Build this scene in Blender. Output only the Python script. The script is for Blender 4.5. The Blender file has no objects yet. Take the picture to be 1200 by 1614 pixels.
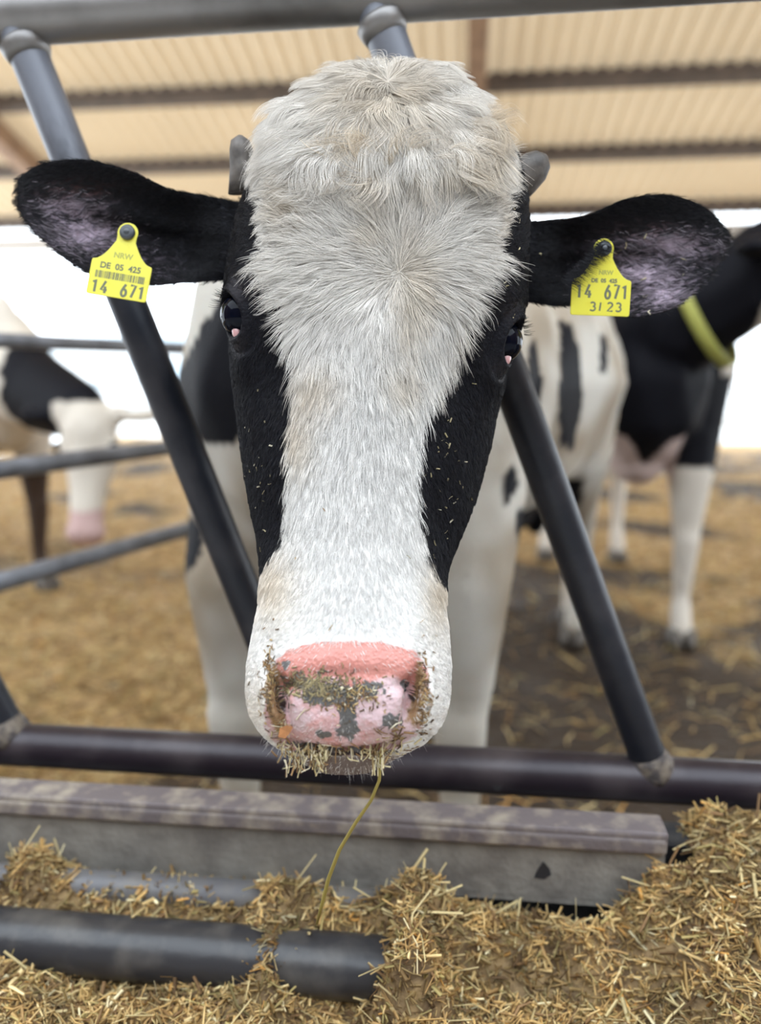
import bpy, bmesh, math, random
import numpy as np
from mathutils import Vector, Matrix
from mathutils.bvhtree import BVHTree
random.seed(7); RNG = np.random.default_rng(11)
S = bpy.context.scene; COL = S.collection
# ------------------------------------------------------------------ camera
FPX = 1200.0; CX, CY = 600.0, 807.0
PITCH = math.radians(10.3)
CAM = np.array([0.0, 0.0, 1.0])
R_ = np.array([1.0, 0, 0]); F_ = np.array([0, math.cos(PITCH), -math.sin(PITCH)]); U_ = np.array([0, math.sin(PITCH), math.cos(PITCH)])
cd = bpy.data.cameras.new('camera'); cam = bpy.data.objects.new('camera', cd); COL.objects.link(cam); S.camera = cam
cam.location = CAM; cam.rotation_euler = (math.pi/2-PITCH, 0, 0)
cd.sensor_fit = 'VERTICAL'; cd.sensor_height = 36.0; cd.lens = FPX/1614*36.0
cd.clip_start = 0.02; cd.clip_end = 400
cd.dof.use_dof = True; cd.dof.focus_distance = 0.622; cd.dof.aperture_fstop = cd.lens/11.5
# ------------------------------------------------------------------ world / light / exposure
W = bpy.data.worlds.new('overcast_sky'); S.world = W; W.use_nodes = True
nt = W.node_tree; nt.nodes.clear()
o = nt.nodes.new('ShaderNodeOutputWorld'); b = nt.nodes.new('ShaderNodeBackground')
b.inputs['Color'].default_value = (0.84, 0.92, 1.0, 1); b.inputs['Strength'].default_value = 3.6
nt.links.new(b.outputs[0], o.inputs[0])
sd = bpy.data.lights.new('sun', 'SUN'); sd.energy = 3.0; sd.angle = math.radians(2); sd.color = (1.0, .95, .86)
sun = bpy.data.objects.new('sun', sd); COL.objects.link(sun)
sun.rotation_euler = Vector((0.5, -0.75, -1.0)).to_track_quat('-Z', 'Y').to_euler(); sun.location = (-8, 14, 14)
S.view_settings.view_transform = 'Standard'; S.view_settings.look = 'None'
S.view_settings.exposure = 0.45; S.view_settings.gamma = 1.0; S.view_settings.use_curve_mapping = False

# ------------------------------------------------------------------ helpers
def P(px, py, d):
    return CAM + d*(F_ + (px-CX)/FPX*R_ + (CY-py)/FPX*U_)
def onplane(px, py, y0, m=-0.114):           # view ray meets the vertical plane y = y0 + m x
    r = F_ + (px-CX)/FPX*R_ + (CY-py)/FPX*U_
    t = (y0 - (CAM[1]-m*CAM[0]))/(r[1]-m*r[0])
    return CAM + t*r
def pix(v):                                  # N,3 -> px, py, depth
    q = np.asarray(v) - CAM
    d = q@F_; d = np.where(np.abs(d) < 1e-6, 1e-6, d)
    return CX + FPX*(q@R_)/d, CY - FPX*(q@U_)/d, d
def uvw(a):                                  # camera-axes metric coords -> world
    a = np.asarray(a); return CAM + a[..., 0:1]*R_ - a[..., 1:2]*U_ + a[..., 2:3]*F_
def hash3(i, j, k, s=0):
    n = (i*374761393 + j*668265263 + k*2147483647 + s*974634777) & 0xffffffff
    n = ((n ^ (n >> 13))*1274126177) & 0xffffffff
    return ((n ^ (n >> 16)) & 0xffff)/65535.0
def vnoise(p, scale=1.0, seed=0, octv=1):
    p = np.asarray(p, float)*scale; out = np.zeros(len(p)); amp = 1; tot = 0
    for o_ in range(octv):
        q = p*(2.0**o_) + 1000.0; f = np.floor(q).astype(np.int64); r = q-f; r = r*r*(3-2*r); a = 0
        for dx in (0, 1):
            for dy in (0, 1):
                for dz in (0, 1):
                    w = (r[:, 0] if dx else 1-r[:, 0])*(r[:, 1] if dy else 1-r[:, 1])*(r[:, 2] if dz else 1-r[:, 2])
                    a = a + w*hash3(f[:, 0]+dx, f[:, 1]+dy, f[:, 2]+dz, seed+o_)
        out += a*amp; tot += amp; amp *= .5
    return out/tot
def sst(a, b_, x):
    t = np.clip((x-a)/(b_-a), 0, 1); return t*t*(3-2*t)
def obj(name, me, mat=None, parent=None, smooth=True):
    ob = bpy.data.objects.new(name, me); COL.objects.link(ob)
    if mat is not None:
        for m in (mat if isinstance(mat, (list, tuple)) else [mat]): me.materials.append(m)
    if parent is not None: ob.parent = parent
    if smooth and hasattr(me, 'polygons'):
        me.polygons.foreach_set('use_smooth', [True]*len(me.polygons))
    return ob
def mesh(verts, faces):
    me = bpy.data.meshes.new('m'); me.from_pydata([tuple(map(float, v)) for v in verts], [], [tuple(map(int, f)) for f in faces]); me.update(); return me
def fastmesh(V, Fq):                         # V (n,3), Fq (m,k) constant k
    me = bpy.data.meshes.new('m'); k = Fq.shape[1]
    me.vertices.add(len(V)); me.vertices.foreach_set('co', np.ascontiguousarray(V, dtype=np.float32).ravel())
    me.loops.add(Fq.size); me.loops.foreach_set('vertex_index', np.ascontiguousarray(Fq, dtype=np.int32).ravel())
    me.polygons.add(len(Fq)); me.polygons.foreach_set('loop_start', np.arange(0, Fq.size, k, dtype=np.int32))
    me.update(calc_edges=True); me.validate(); return me
def tag(ob, label=None, cat=None, group=None, kind=None):
    if label: ob['label'] = label
    if cat: ob['category'] = cat
    if group: ob['group'] = group
    if kind: ob['kind'] = kind
    return ob
def empty(name, loc=(0, 0, 0), rz=0):
    e = bpy.data.objects.new(name, None); COL.objects.link(e); e.location = [float(v) for v in loc]; e.rotation_euler = (0, 0, rz); e.empty_display_size = .1
    return e
def setcol(me, name, arr):
    a = me.color_attributes.new(name, 'FLOAT_COLOR', 'POINT')
    c = np.ones((len(me.vertices), 4), dtype=np.float32); c[:, :arr.shape[1]] = arr; a.data.foreach_set('color', c.ravel())
def mverts(me):
    a = np.empty(len(me.vertices)*3, dtype=np.float32); me.vertices.foreach_get('co', a); return a.reshape(-1, 3).astype(float)
def tube(path, rad, n=16, cap=True):
    path = [Vector(tuple(map(float, p))) for p in path]; rad = rad if isinstance(rad, (list, tuple)) else [rad]*len(path)
    V, Fc = [], []; up = None
    for i, p in enumerate(path):
        t = (path[min(i+1, len(path)-1)]-path[max(i-1, 0)]).normalized()
        if up is None: up = t.orthogonal().normalized()
        else: up = (up-t*up.dot(t)).normalized()
        s = t.cross(up)
        for k in range(n):
            a = 2*math.pi*k/n; V.append(p+(up*math.cos(a)+s*math.sin(a))*rad[i])
    for i in range(len(path)-1):
        for k in range(n):
            k2 = (k+1) % n; Fc.append((i*n+k, i*n+k2, (i+1)*n+k2, (i+1)*n+k))
    if cap: Fc.append(tuple(range(n-1, -1, -1))); Fc.append(tuple((len(path)-1)*n+k for k in range(n)))
    return V, Fc
def box_vf(c, hx, hy, hz):                   # c centre, h* half-axis vectors
    c, hx, hy, hz = map(np.asarray, (c, hx, hy, hz)); V = [c+a*hx+b_*hy+d*hz for a in (-1, 1) for b_ in (-1, 1) for d in (-1, 1)]
    return V, [(0, 1, 3, 2), (4, 6, 7, 5), (0, 4, 5, 1), (2, 3, 7, 6), (0, 2, 6, 4), (1, 5, 7, 3)]
def bevel(ob, w=.004, s=2):
    m = ob.modifiers.new('bevel', 'BEVEL'); m.width = w; m.segments = s; m.limit_method = 'ANGLE'; return ob

# ------------------------------------------------------------------ materials
def mat(name, col=(.5, .5, .5), rough=.6, metal=0, spec=.5, attr=None, noise=None, bump=None, coat=0):
    m = bpy.data.materials.new(name); m.use_nodes = True; n = m.node_tree.nodes; l = m.node_tree.links
    bs = n['Principled BSDF']; bs.inputs['Roughness'].default_value = rough; bs.inputs['Metallic'].default_value = metal
    bs.inputs['Specular IOR Level'].default_value = spec; bs.inputs['Coat Weight'].default_value = coat
    bs.inputs['Base Color'].default_value = (*col, 1); src = None
    if attr:
        a = n.new('ShaderNodeAttribute'); a.attribute_name = attr; src = a.outputs['Color']
    tc = n.new('ShaderNodeTexCoord')
    if noise:                                 # (scale, second colour, lo, hi)
        nz = n.new('ShaderNodeTexNoise'); nz.inputs['Scale'].default_value = noise[0]; nz.inputs['Detail'].default_value = 8
        l.new(tc.outputs['Object'], nz.inputs['Vector'])
        mr = n.new('ShaderNodeMapRange'); mr.inputs['From Min'].default_value = noise[2]; mr.inputs['From Max'].default_value = noise[3]
        l.new(nz.outputs['Fac'], mr.inputs['Value'])
        mx = n.new('ShaderNodeMix'); mx.data_type = 'RGBA'; l.new(mr.outputs[0], mx.inputs['Factor'])
        if src: l.new(src, mx.inputs['A'])
        else: mx.inputs['A'].default_value = (*col, 1)
        mx.inputs['B'].default_value = (*noise[1], 1); src = mx.outputs['Result']
    if src: l.new(src, bs.inputs['Base Color'])
    if bump:
        nb = n.new('ShaderNodeTexNoise'); nb.inputs['Scale'].default_value = bump[0]; nb.inputs['Detail'].default_value = 6
        l.new(tc.outputs['Object'], nb.inputs['Vector']); bp = n.new('ShaderNodeBump'); bp.inputs['Strength'].default_value = bump[1]; bp.inputs['Distance'].default_value = bump[2]
        l.new(nb.outputs['Fac'], bp.inputs['Height']); l.new(bp.outputs[0], bs.inputs['Normal'])
    return m
M = {}
M['coat'] = mat('coat', rough=.6, spec=.10, attr='coat', bump=(90, .4, .004))
M['rail'] = mat('painted_steel', (.011, .013, .020), .42, .1, .4, noise=(14, (.045, .043, .05), .45, .75), bump=(60, .25, .002))
M['rail_purple'] = mat('worn_purple_steel', (.026, .019, .026), .38, .2, .5, noise=(10, (.085, .07, .075), .5, .8), bump=(50, .25, .002))
M['weld'] = mat('dusty_weld', (.20, .165, .13), .6, .2, .4, noise=(90, (.07, .06, .06), .4, .6), bump=(140, .8, .003))
M['galv'] = mat('galvanised_steel', (.26, .25, .245), .45, .6, .5, noise=(9, (.11, .105, .10), .4, .7), bump=(40, .2, .002))
M['gate'] = mat('pen_gate_steel', (.24, .25, .28), .5, .4, .5, noise=(12, (.12, .12, .13), .4, .7))
M['beam'] = mat('weathered_grey_beam', (.30, .28, .25), .7, .1, .4, noise=(26, (.17, .155, .14), .35, .7), bump=(120, .5, .003))
M['beamlip'] = mat('purple_grey_lip', (.17, .145, .15), .5, .1, .4, noise=(40, (.38, .33, .27), .45, .7), bump=(90, .5, .003))
M['black_rubber'] = mat('black_plastic', (.03, .03, .034), .35, 0, .5, noise=(18, (.12, .11, .10), .5, .8), bump=(30, .3, .004))
M['pipegrey'] = mat('dusty_grey_pipe', (.13, .13, .14), .5, .1, .5, noise=(14, (.22, .2, .17), .45, .75))
M['straw'] = mat('chopped_straw', rough=.6, spec=.3, attr='coat')
M['soil'] = mat('litter_base', (.12, .075, .035), .8, noise=(40, (.30, .2, .09), .4, .65), bump=(60, .8, .01))
M['litter'] = mat('trodden_litter', rough=.7, spec=.3, attr='coat', noise=(30, (.05, .033, .018), .5, .7), bump=(25, 1, .02))
M['horn'] = mat('horn', (.06, .052, .047), .55, noise=(60, (.17, .15, .135), .4, .7), bump=(150, .4, .002))
M['hoof'] = mat('hoof_horn', (.10, .085, .07), .5)
M['eye'] = mat('wet_dark_eye', (.002, .003, .008), .03, 0, .11)
M['lid'] = mat('pink_tear_duct', (.55, .30, .30), .3, coat=.4)
M['yellow'] = mat('yellow_plastic', (.70, .65, .07), .35, 0, .5, noise=(140, (.66, .58, .05), .55, .8))
M['stud'] = mat('grey_stud', (.055, .065, .075), .35)
M['ink'] = mat('grey_ink', (.13, .14, .09), .6)
M['inkfaint'] = mat('faint_ink', (.36, .36, .08), .6)
M['collar'] = mat('yellow_green_collar', (.42, .42, .10), .6)
M['purlin'] = mat('dark_timber', (.06, .042, .03), .7, noise=(8, (.10, .07, .05), .4, .7))
M['rafter'] = mat('brown_timber', (.25, .15, .085), .7, noise=(8, (.16, .09, .05), .4, .7))
M['fascia'] = mat('fascia_grey', (.42, .38, .34), .7)
M['ground'] = mat('pale_concrete', (.62, .62, .60), .8, noise=(.8, (.45, .46, .47), .4, .7))
M['paleblue'] = mat('pale_cladding', (.42, .5, .56), .6)
M['white'] = mat('white_board', (.8, .8, .8), .6)
M['green'] = mat('leafy_green', (.10, .22, .07), .7, noise=(6, (.25, .38, .15), .4, .7))

def sheet_mat():
    m = bpy.data.materials.new('corrugated_sheet'); m.use_nodes = True; n = m.node_tree.nodes; l = m.node_tree.links
    bs = n['Principled BSDF']; out = n['Material Output']
    tc = n.new('ShaderNodeTexCoord'); nz = n.new('ShaderNodeTexNoise'); nz.inputs['Scale'].default_value = 1.5; l.new(tc.outputs['Object'], nz.inputs['Vector'])
    mx = n.new('ShaderNodeMix'); mx.data_type = 'RGBA'; mx.inputs['A'].default_value = (.60, .50, .36, 1); mx.inputs['B'].default_value = (.48, .39, .27, 1)
    l.new(nz.outputs['Fac'], mx.inputs['Factor']); l.new(mx.outputs['Result'], bs.inputs['Base Color']); bs.inputs['Roughness'].default_value = .8
    tr = n.new('ShaderNodeBsdfTranslucent'); tr.inputs['Color'].default_value = (.74, .60, .42, 1)
    ms = n.new('ShaderNodeMixShader'); ms.inputs[0].default_value = .10
    l.new(bs.outputs[0], ms.inputs[1]); l.new(tr.outputs[0], ms.inputs[2]); l.new(ms.outputs[0], out.inputs['Surface']); return m
M['sheet'] = sheet_mat()

def grey_top():  # bar colour blends to grey-blue towards the top rail
    m = M['rail']; n = m.node_tree.nodes; l = m.node_tree.links; bs = n['Principled BSDF']; g = n.new('ShaderNodeNewGeometry'); sx = n.new('ShaderNodeSeparateXYZ'); l.new(g.outputs['Position'], sx.inputs[0])
    nz = n.new('ShaderNodeTexNoise'); nz.inputs['Scale'].default_value = 30; ma = n.new('ShaderNodeMath'); ma.operation = 'MULTIPLY_ADD'; l.new(nz.outputs['Fac'], ma.inputs[0]); ma.inputs[1].default_value = .12; l.new(sx.outputs['Z'], ma.inputs[2])
    mr = n.new('ShaderNodeMapRange'); mr.inputs['From Min'].default_value = 1.20; mr.inputs['From Max'].default_value = 1.34; l.new(ma.outputs[0], mr.inputs['Value'])
    mx = n.new('ShaderNodeMix'); mx.data_type = 'RGBA'; old = bs.inputs['Base Color'].links[0].from_socket; l.new(old, mx.inputs['A']); mx.inputs['B'].default_value = (.16, .17, .20, 1); l.new(mr.outputs[0], mx.inputs['Factor']); l.new(mx.outputs['Result'], bs.inputs['Base Color'])
grey_top()

def head_mat():
    m = bpy.data.materials.new('face_skin'); m.use_nodes = True; n = m.node_tree.nodes; l = m.node_tree.links; bs = n['Principled BSDF']
    a = n.new('ShaderNodeAttribute'); a.attribute_name = 'coat'; k = n.new('ShaderNodeAttribute'); k.attribute_name = 'mask'
    sp = n.new('ShaderNodeSeparateColor'); l.new(k.outputs['Color'], sp.inputs[0]); tc = n.new('ShaderNodeTexCoord')
    def noise(sc, det=6):
        z = n.new('ShaderNodeTexNoise'); z.inputs['Scale'].default_value = sc; z.inputs['Detail'].default_value = det; l.new(tc.outputs['Object'], z.inputs['Vector']); return z.outputs['Fac']
    def thr(mask, nz, wt, lo, hi):
        q = n.new('ShaderNodeMath'); q.operation = 'MULTIPLY_ADD'; l.new(nz, q.inputs[0]); q.inputs[1].default_value = wt; l.new(mask, q.inputs[2])
        r = n.new('ShaderNodeMapRange'); l.new(q.outputs[0], r.inputs['Value']); r.inputs['From Min'].default_value = lo; r.inputs['From Max'].default_value = hi; return r.outputs[0]
    def mixc(A, B, f):
        x = n.new('ShaderNodeMix'); x.data_type = 'RGBA'
        for sck, v in (('A', A), ('B', B), ('Factor', f)):
            if isinstance(v, tuple): x.inputs[sck].default_value = (*v, 1)
            else: l.new(v, x.inputs[sck])
        return x.outputs['Result']
    k2 = n.new('ShaderNodeAttribute'); k2.attribute_name = 'mask2'; sp2 = n.new('ShaderNodeSeparateColor'); l.new(k2.outputs['Color'], sp2.inputs[0])
    pinkn = mixc((.52, .19, .155), (.60, .27, .23), noise(60, 4)); pinkn = mixc(pinkn, (.62, .45, .47), thr(sp2.outputs[0], noise(120), .8, .65, 1.05))
    c = mixc(a.outputs['Color'], pinkn, thr(sp.outputs[0], noise(70), .5, .62, .85))
    g = mixc((.06, .06, .065), (.19, .18, .17), noise(220, 3))
    c = mixc(c, g, thr(sp.outputs[1], noise(190), 1.1, .92, 1.0))
    d = mixc((.20, .11, .05), (.42, .27, .14), noise(260, 3))
    c = mixc(c, d, thr(sp.outputs[2], noise(150), 1.0, .95, 1.15))
    c = mixc(c, (.035, .018, .018), thr(sp2.outputs[1], noise(150), .4, .6, .9))
    l.new(c, bs.inputs['Base Color'])
    rr = n.new('ShaderNodeMapRange'); l.new(sp.outputs[0], rr.inputs['Value']); rr.inputs['To Min'].default_value = .6; rr.inputs['To Max'].default_value = .33; l.new(rr.outputs[0], bs.inputs['Roughness'])
    sr = n.new('ShaderNodeMapRange'); l.new(sp.outputs[0], sr.inputs['Value']); sr.inputs['To Min'].default_value = .10; sr.inputs['To Max'].default_value = .5; l.new(sr.outputs[0], bs.inputs['Specular IOR Level'])
    bs.inputs['Subsurface Weight'].default_value = .08; bs.inputs['Subsurface Radius'].default_value = (.01, .004, .002); bs.inputs['Subsurface Scale'].default_value = .3
    v = n.new('ShaderNodeTexVoronoi'); v.inputs['Scale'].default_value = 380; l.new(tc.outputs['Object'], v.inputs['Vector'])
    ad = n.new('ShaderNodeMath'); ad.operation = 'MULTIPLY_ADD'; l.new(noise(160), ad.inputs[0]); ad.inputs[1].default_value = 2.0; l.new(v.outputs['Distance'], ad.inputs[2])
    bp = n.new('ShaderNodeBump'); bp.inputs['Strength'].default_value = .55; bp.inputs['Distance'].default_value = .0012; l.new(ad.outputs[0], bp.inputs['Height']); l.new(bp.outputs[0], bs.inputs['Normal'])
    return m
M['face'] = head_mat()

# ================================================================== STRUCTURE
YAW = math.atan(0.114)                        # barn runs square to the feed fence
AX = np.array([math.cos(YAW), -math.sin(YAW), 0]); AY = np.array([math.sin(YAW), math.cos(YAW), 0]); AZ = np.array([0, 0, 1.0])
def B(a, b_, z): return AX*a + AY*b_ + AZ*z   # a along the fence, b_ away from it
# --- bedded floor of the pen (real relief)
def grid(a0, a1, na, b0, b1, nb, zf):
    A, Bb = np.meshgrid(np.linspace(a0, a1, na), np.linspace(b0, b1, nb), indexing='ij')
    V = A.ravel()[:, None]*AX + Bb.ravel()[:, None]*AY; V = V + np.outer(zf(A.ravel(), Bb.ravel()), AZ)
    i = np.arange(na*nb).reshape(na, nb); Fq = np.stack([i[:-1, :-1], i[1:, :-1], i[1:, 1:], i[:-1, 1:]], -1).reshape(-1, 4)
    return V, Fq
def zfloor(a, b_):
    p = np.stack([a, b_, a*0], 1)
    return -.04 + .05*vnoise(p, 1.3, 1, 2) + .045*(vnoise(p, 5, 2, 3)-.3)*sst(0.9, 1.6, b_)
def floorcol(p):                              # dark wet dung trodden between golden litter
    q = p*1.0; q[:, 2] = 0
    d = sst(.42, .56, vnoise(q, 1.6, 5, 3)+.30*sst(.0, .5, p[:, 0])*sst(3.3, 2.5, p[:, 1])+.05*sst(3.0, 1.6, p[:, 1])-.10*sst(3.0, 5, p[:, 1])-.08*sst(-.3, -.8, p[:, 0])+.2*np.exp(-((p[:,0]+.5)/.25)**2-((p[:,1]-1.6)/.3)**2))
    return d
V, Fq = grid(-6, 9, 300, .86, 11.8, 240, zfloor)
fl = obj('floor', fastmesh(V, Fq), M['litter']); tag(fl, kind='structure')
d = floorcol(V.copy())[:, None]; setcol(fl.data, 'coat', (1-d)*np.array([.50, .34, .16])+d*np.array([.04, .025, .014]))
V, Fq = grid(-40, 40, 3, 11.8, 60, 3, lambda a, b_: a*0-.03)
tag(obj('ground_outside', fastmesh(V, Fq), M['ground']), kind='structure')
V, Fq = box_vf(B(0, -2.22, .165), AX*8, AY*3.06, AZ*.165)
tag(obj('floor_feed_passage', mesh(V, Fq), M['ground'], smooth=False), kind='structure')
# --- roof
EAVE, EZ, SL = 11.0, 3.12, 0.27
def zroof(b_): return EZ+(EAVE-b_)*SL
na = 1400; a = np.linspace(-9, 13, na); bb = np.linspace(.9, EAVE+.3, 3)
A_, B_ = np.meshgrid(a, bb, indexing='ij'); Z = zroof(B_)+.11+.05*np.sin(A_*2*math.pi/.17)
V = A_.ravel()[:, None]*AX+B_.ravel()[:, None]*AY+Z.ravel()[:, None]*AZ
i = np.arange(na*3).reshape(na, 3); Fq = np.stack([i[:-1, :-1], i[1:, :-1], i[1:, 1:], i[:-1, 1:]], -1).reshape(-1, 4)
tag(obj('ceiling', fastmesh(V, Fq), M['sheet']), kind='structure')
for b_ in (10.95, 9.62, 8.33, 7.05, 5.75, 4.45, 3.1, 1.8):
    V, Fq = box_vf(B(2, b_, zroof(b_)+.02), AX*11, (AY-AZ*SL)*.05, AZ*.075)
    p = obj('purlin', mesh(V, Fq), M['purlin'], smooth=False); tag(p, kind='structure')
for a0 in (-5.3, .02, 5.4):
    c = B(a0, 6.0, zroof(6.0)-.14); V, Fq = box_vf(c, AX*.09, (AY-AZ*SL)*5.0, AZ*.13)
    tag(obj('rafter', mesh(V, Fq), M['rafter'], smooth=False), kind='structure')
V, Fq = box_vf(B(2, 11.05, 2.86), AX*11, AY*.05, AZ*.10); tag(obj('trim_1', mesh(V, Fq), M['fascia'], smooth=False), kind='structure')
V, Fq = box_vf(B(2, -3.9, 2.2), AX*11, AY*.1, AZ*2.2); tag(obj('wall_light_block', mesh(V, Fq), M['purlin'], smooth=False), kind='structure')  # unseen wall added behind the camera to cut frontal sky light
for k_, a0 in enumerate((-5.2, 5.2)):
    V, Fq = box_vf(B(a0, -1.4, 2.2), AX*.1, AY*2.5, AZ*2.2); tag(obj('wall_%s' % ('left', 'right')[k_], mesh(V, Fq), M['rafter'], smooth=False), kind='structure')
# --- things outside the far side: rails, pale building, shrubs
out = empty('yard_rail_fence', B(-2, 12.6, 0)); tag(out, 'pale horizontal rail fence outside the barn, seen through the open left side', 'fence')
def child(name, V, Fc, m, par, smooth=False):
    me = mesh([np.asarray(v)-np.array(par.location) for v in V], Fc); return obj(name, me, m, par, smooth)
for z in (.42, .82, 1.42):
    V, Fc = box_vf(B(-3.5, 12.6, z), AX*4.2, AY*.02, AZ*.05); child('rail', V, Fc, M['paleblue'], out)
for a_ in (-7.2, -5.2, -3.2, -1.2, .6):
    V, Fc = box_vf(B(a_, 12.65, .75), AX*.05, AY*.05, AZ*.78); child('post', V, Fc, M['paleblue'], out)
bld = empty('pale_shed', B(-7, 24, 0)); tag(bld, 'pale blue-grey shed blurred in the bright yard beyond the left side', 'building')
V, Fc = box_vf(B(-7, 24, .95), AX*6, AY*2, AZ*.95); child('wall', V, Fc, M['white'], bld)
V, Fc = box_vf(B(-7, 23.9, 2.0), AX*6.2, AY*2.2, AZ*.12); child('roof', V, Fc, M['paleblue'], bld)
for a_ in (-10.5, -8.5, -6.6, -4.8):
    V, Fc = box_vf(B(a_, 21.98, 1.0), AX*.5, AY*.04, AZ*.42); child('window', V, Fc, M['paleblue'], bld)

# ================================================================== FEED FENCE
YF = .878
fence = empty('feed_fence', onplane(600, 1205, YF)); tag(fence, 'dark steel feed fence of slanted bars between two pipe rails, the cow head pushed through', 'fence')
def rail(name, p0, p1, r, m, ext0=0, ext1=0, n=28, seg=24):
    p0 = np.asarray(p0); p1 = np.asarray(p1); u = (p1-p0)/np.linalg.norm(p1-p0); p0 = p0-u*ext0; p1 = p1+u*ext1
    V, Fc = tube([p0+(p1-p0)*t for t in np.linspace(0, 1, seg)], r, n); return child(name, V, Fc, m, fence, True)
lo0, lo1 = onplane(0, 1172, YF), onplane(1200, 1238, YF)
hi0, hi1 = onplane(0, 30, YF), onplane(900, -30, YF)
zl = (lo0[2]+lo1[2])/2; zh = (hi0[2]+hi1[2])/2
print('RAILS', lo0, lo1, hi0, hi1)
rail('lower_rail', lo0, lo1, .0275, M['rail_purple'], 1.2, .9)
rail('top_rail', hi0, hi1, .0275, M['galv'], 1.2, 1.2)
def meet(p, q, r0, r1):                       # where line p-q crosses line r0-r1, inside the fence plane (a, z)
    A = np.array([[(q-p)@AX, -((r1-r0)@AX)], [q[2]-p[2], -(r1[2]-r0[2])]]); t = np.linalg.solve(A, [(r0-p)@AX, r0[2]-p[2]])[0]; return p+(q-p)*t
bars = [((35, 60), (405, 985)), ((592, 10), (1022, 1195)), ((-560, 80), (8, 1140)), ((1290, -30), (1700, 1250))]
for i, (a_, b_) in enumerate(bars):
    p, q = onplane(*a_, YF), onplane(*b_, YF); p, q = meet(p, q, hi0, hi1), meet(p, q, lo0, lo1)
    nm = rail('slanted_bar', p, q, .0215, M['rail'])
    for e, s_, zz in ((p, 1, 'top'), (q, -1, 'low')):   # weld collars
        u = (q-p)/np.linalg.norm(q-p)*s_
        ts_, rs_ = ((.024, .030, .038, .046), [.022, .0275, .0255, .0222]) if zz == 'top' else ((.006, .014, .022, .030, .036), [.027, .0272, .0262, .0240, .0220])
        V, Fc = tube([e+u*t-np.array(fence.location) for t in ts_], rs_, 24); w = child('weld_collar', V, Fc, M['galv'] if zz == 'top' else M['weld'], nm, True)
        w.parent = nm; w.matrix_parent_inverse = Matrix.Identity(4)
for k in (.815,):
    c = onplane(783, 1222, YF)-AY*.0272
    V, Fc = tube([c, c+AY*.003], .005, 14); child('bolt_hole', V, Fc, M['black_rubber'], fence)

# beam (steel channel) in front of the fence
YB = .76
b0t, b1t = onplane(0, 1264, YB), onplane(1052, 1320, YB); b0b, b1b = onplane(0, 1364, YB), onplane(1052, 1450, YB)
print('BEAM', b0t, b1t, b0b, b1b)
zt = .5*(b0t[2]+b1t[2]); zb = .5*(b0b[2]+b1b[2])
beam = empty('feed_barrier_beam', b0t); tag(beam, 'weathered grey channel beam lying along the front of the feed fence', 'beam')
bl, br = b0t-AX*.9, b1t.copy()
L_ = np.linalg.norm((br-bl)[:2]); cx = (bl+br)/2
u = (br-bl)/L_
V, Fc = box_vf((bl+br)/2+AZ*((b0b[2]-b0t[2])/2*1.0)+AY*.006, u*L_/2, AY*.006, AZ*abs(b0b[2]-b0t[2])/2); bevel(child('web', V, Fc, M['beam'], beam), .002)
V, Fc = box_vf((bl+br)/2+AY*.012+AZ*.003, u*L_/2, AY*.019, AZ*.005); bevel(child('upper_flange', V, Fc, M['beamlip'], beam), .003)
V, Fc = box_vf((bl+br)/2-AY*.002-AZ*.008, u*L_/2, AY*.006, AZ*.010); bevel(child('rolled_lip', V, Fc, M['beamlip'], beam), .005, 3)
hc = onplane(856, 1374, YB-.0012); V = [hc+AX*x*.001+AZ*z*.001 for x, z in ((-9, -8), (-5, 3), (0, 12), (7, 4), (9, -3), (2, -9))]; V += [v+AY*.002 for v in V]
child('rust_hole', V, [tuple(range(6)), tuple(range(11, 5, -1))]+[(i, i+6, (i+1) % 6+6, (i+1) % 6) for i in range(6)], M['black_rubber'], beam)
V, Fc = box_vf((bl+br)/2+AY*.03+AZ*(b0b[2]-b0t[2]), u*L_/2, AY*.03, AZ*.004); child('lower_flange', V, Fc, M['beam'], beam)
# kerb painted black as the shade under the beam, and pipes half sunk in the feed
V, Fq = box_vf(B(-.2, .835, .40), AX*3, AY*.025, AZ*.075); tag(obj('wall_kerb_shade', mesh(V, Fq), M['black_rubber'], smooth=False), kind='structure')
pa, pb = onplane(30, 1388, .715), onplane(640, 1432, .715)
V, Fc = tube([pa-(pb-pa)*.8, pa, pb], .017, 20); pp = obj('pipe', mesh(V, Fc), M['pipegrey']); tag(pp, 'dusty grey pipe lying in the shadow under the beam', 'pipe')
pa, pb = onplane(0, 1478, .66), onplane(672, 1533, .66); dd = pb-pa
V, Fc = tube([pa-dd*.6]+[pa+dd*t for t in np.linspace(0, 1, 24)]+[pb+dd*.012, pb+dd*.02], [.030]*25+[.024, .012], 24); pp = obj('pipe', mesh(V, Fc), M['black_rubber']); tag(pp, 'black plastic pipe half buried in the chopped feed at lower left', 'pipe')

# pen gate at left
gp = [(0, 538, 1.6, 200, 555, 1.97), (0, 738, 1.6, 270, 695, 2.1), (0, 917, 1.6, 300, 826, 2.15)]
g0 = P(0, 917, 1.6); gate = empty('pen_gate', (g0[0], g0[1], 0)); tag(gate, 'galvanised three-rail pen gate running back along the left side', 'gate')
gd = P(300, 826, 2.15)-g0; gd[2] = 0; gd /= np.linalg.norm(gd)
for (x0, y0, d0, x1, y1, d1) in gp:
    z = P(x0, y0, d0)[2]; r = .021 if y0 > 600 else .016
    s = np.array([g0[0], g0[1], z])-gd*.35; e = s+gd*1.16
    V, Fc = tube([s, (s+e)/2, e], r, 18); child('rail', V, Fc, M['gate'], gate, True)
for t in (-.33, .80):
    s = np.array([g0[0], g0[1], 0])+gd*t; V, Fc = tube([s, s+AZ*.6, s+AZ*1.12], .022, 18); child('post', V, Fc, M['gate'], gate, True)

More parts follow.
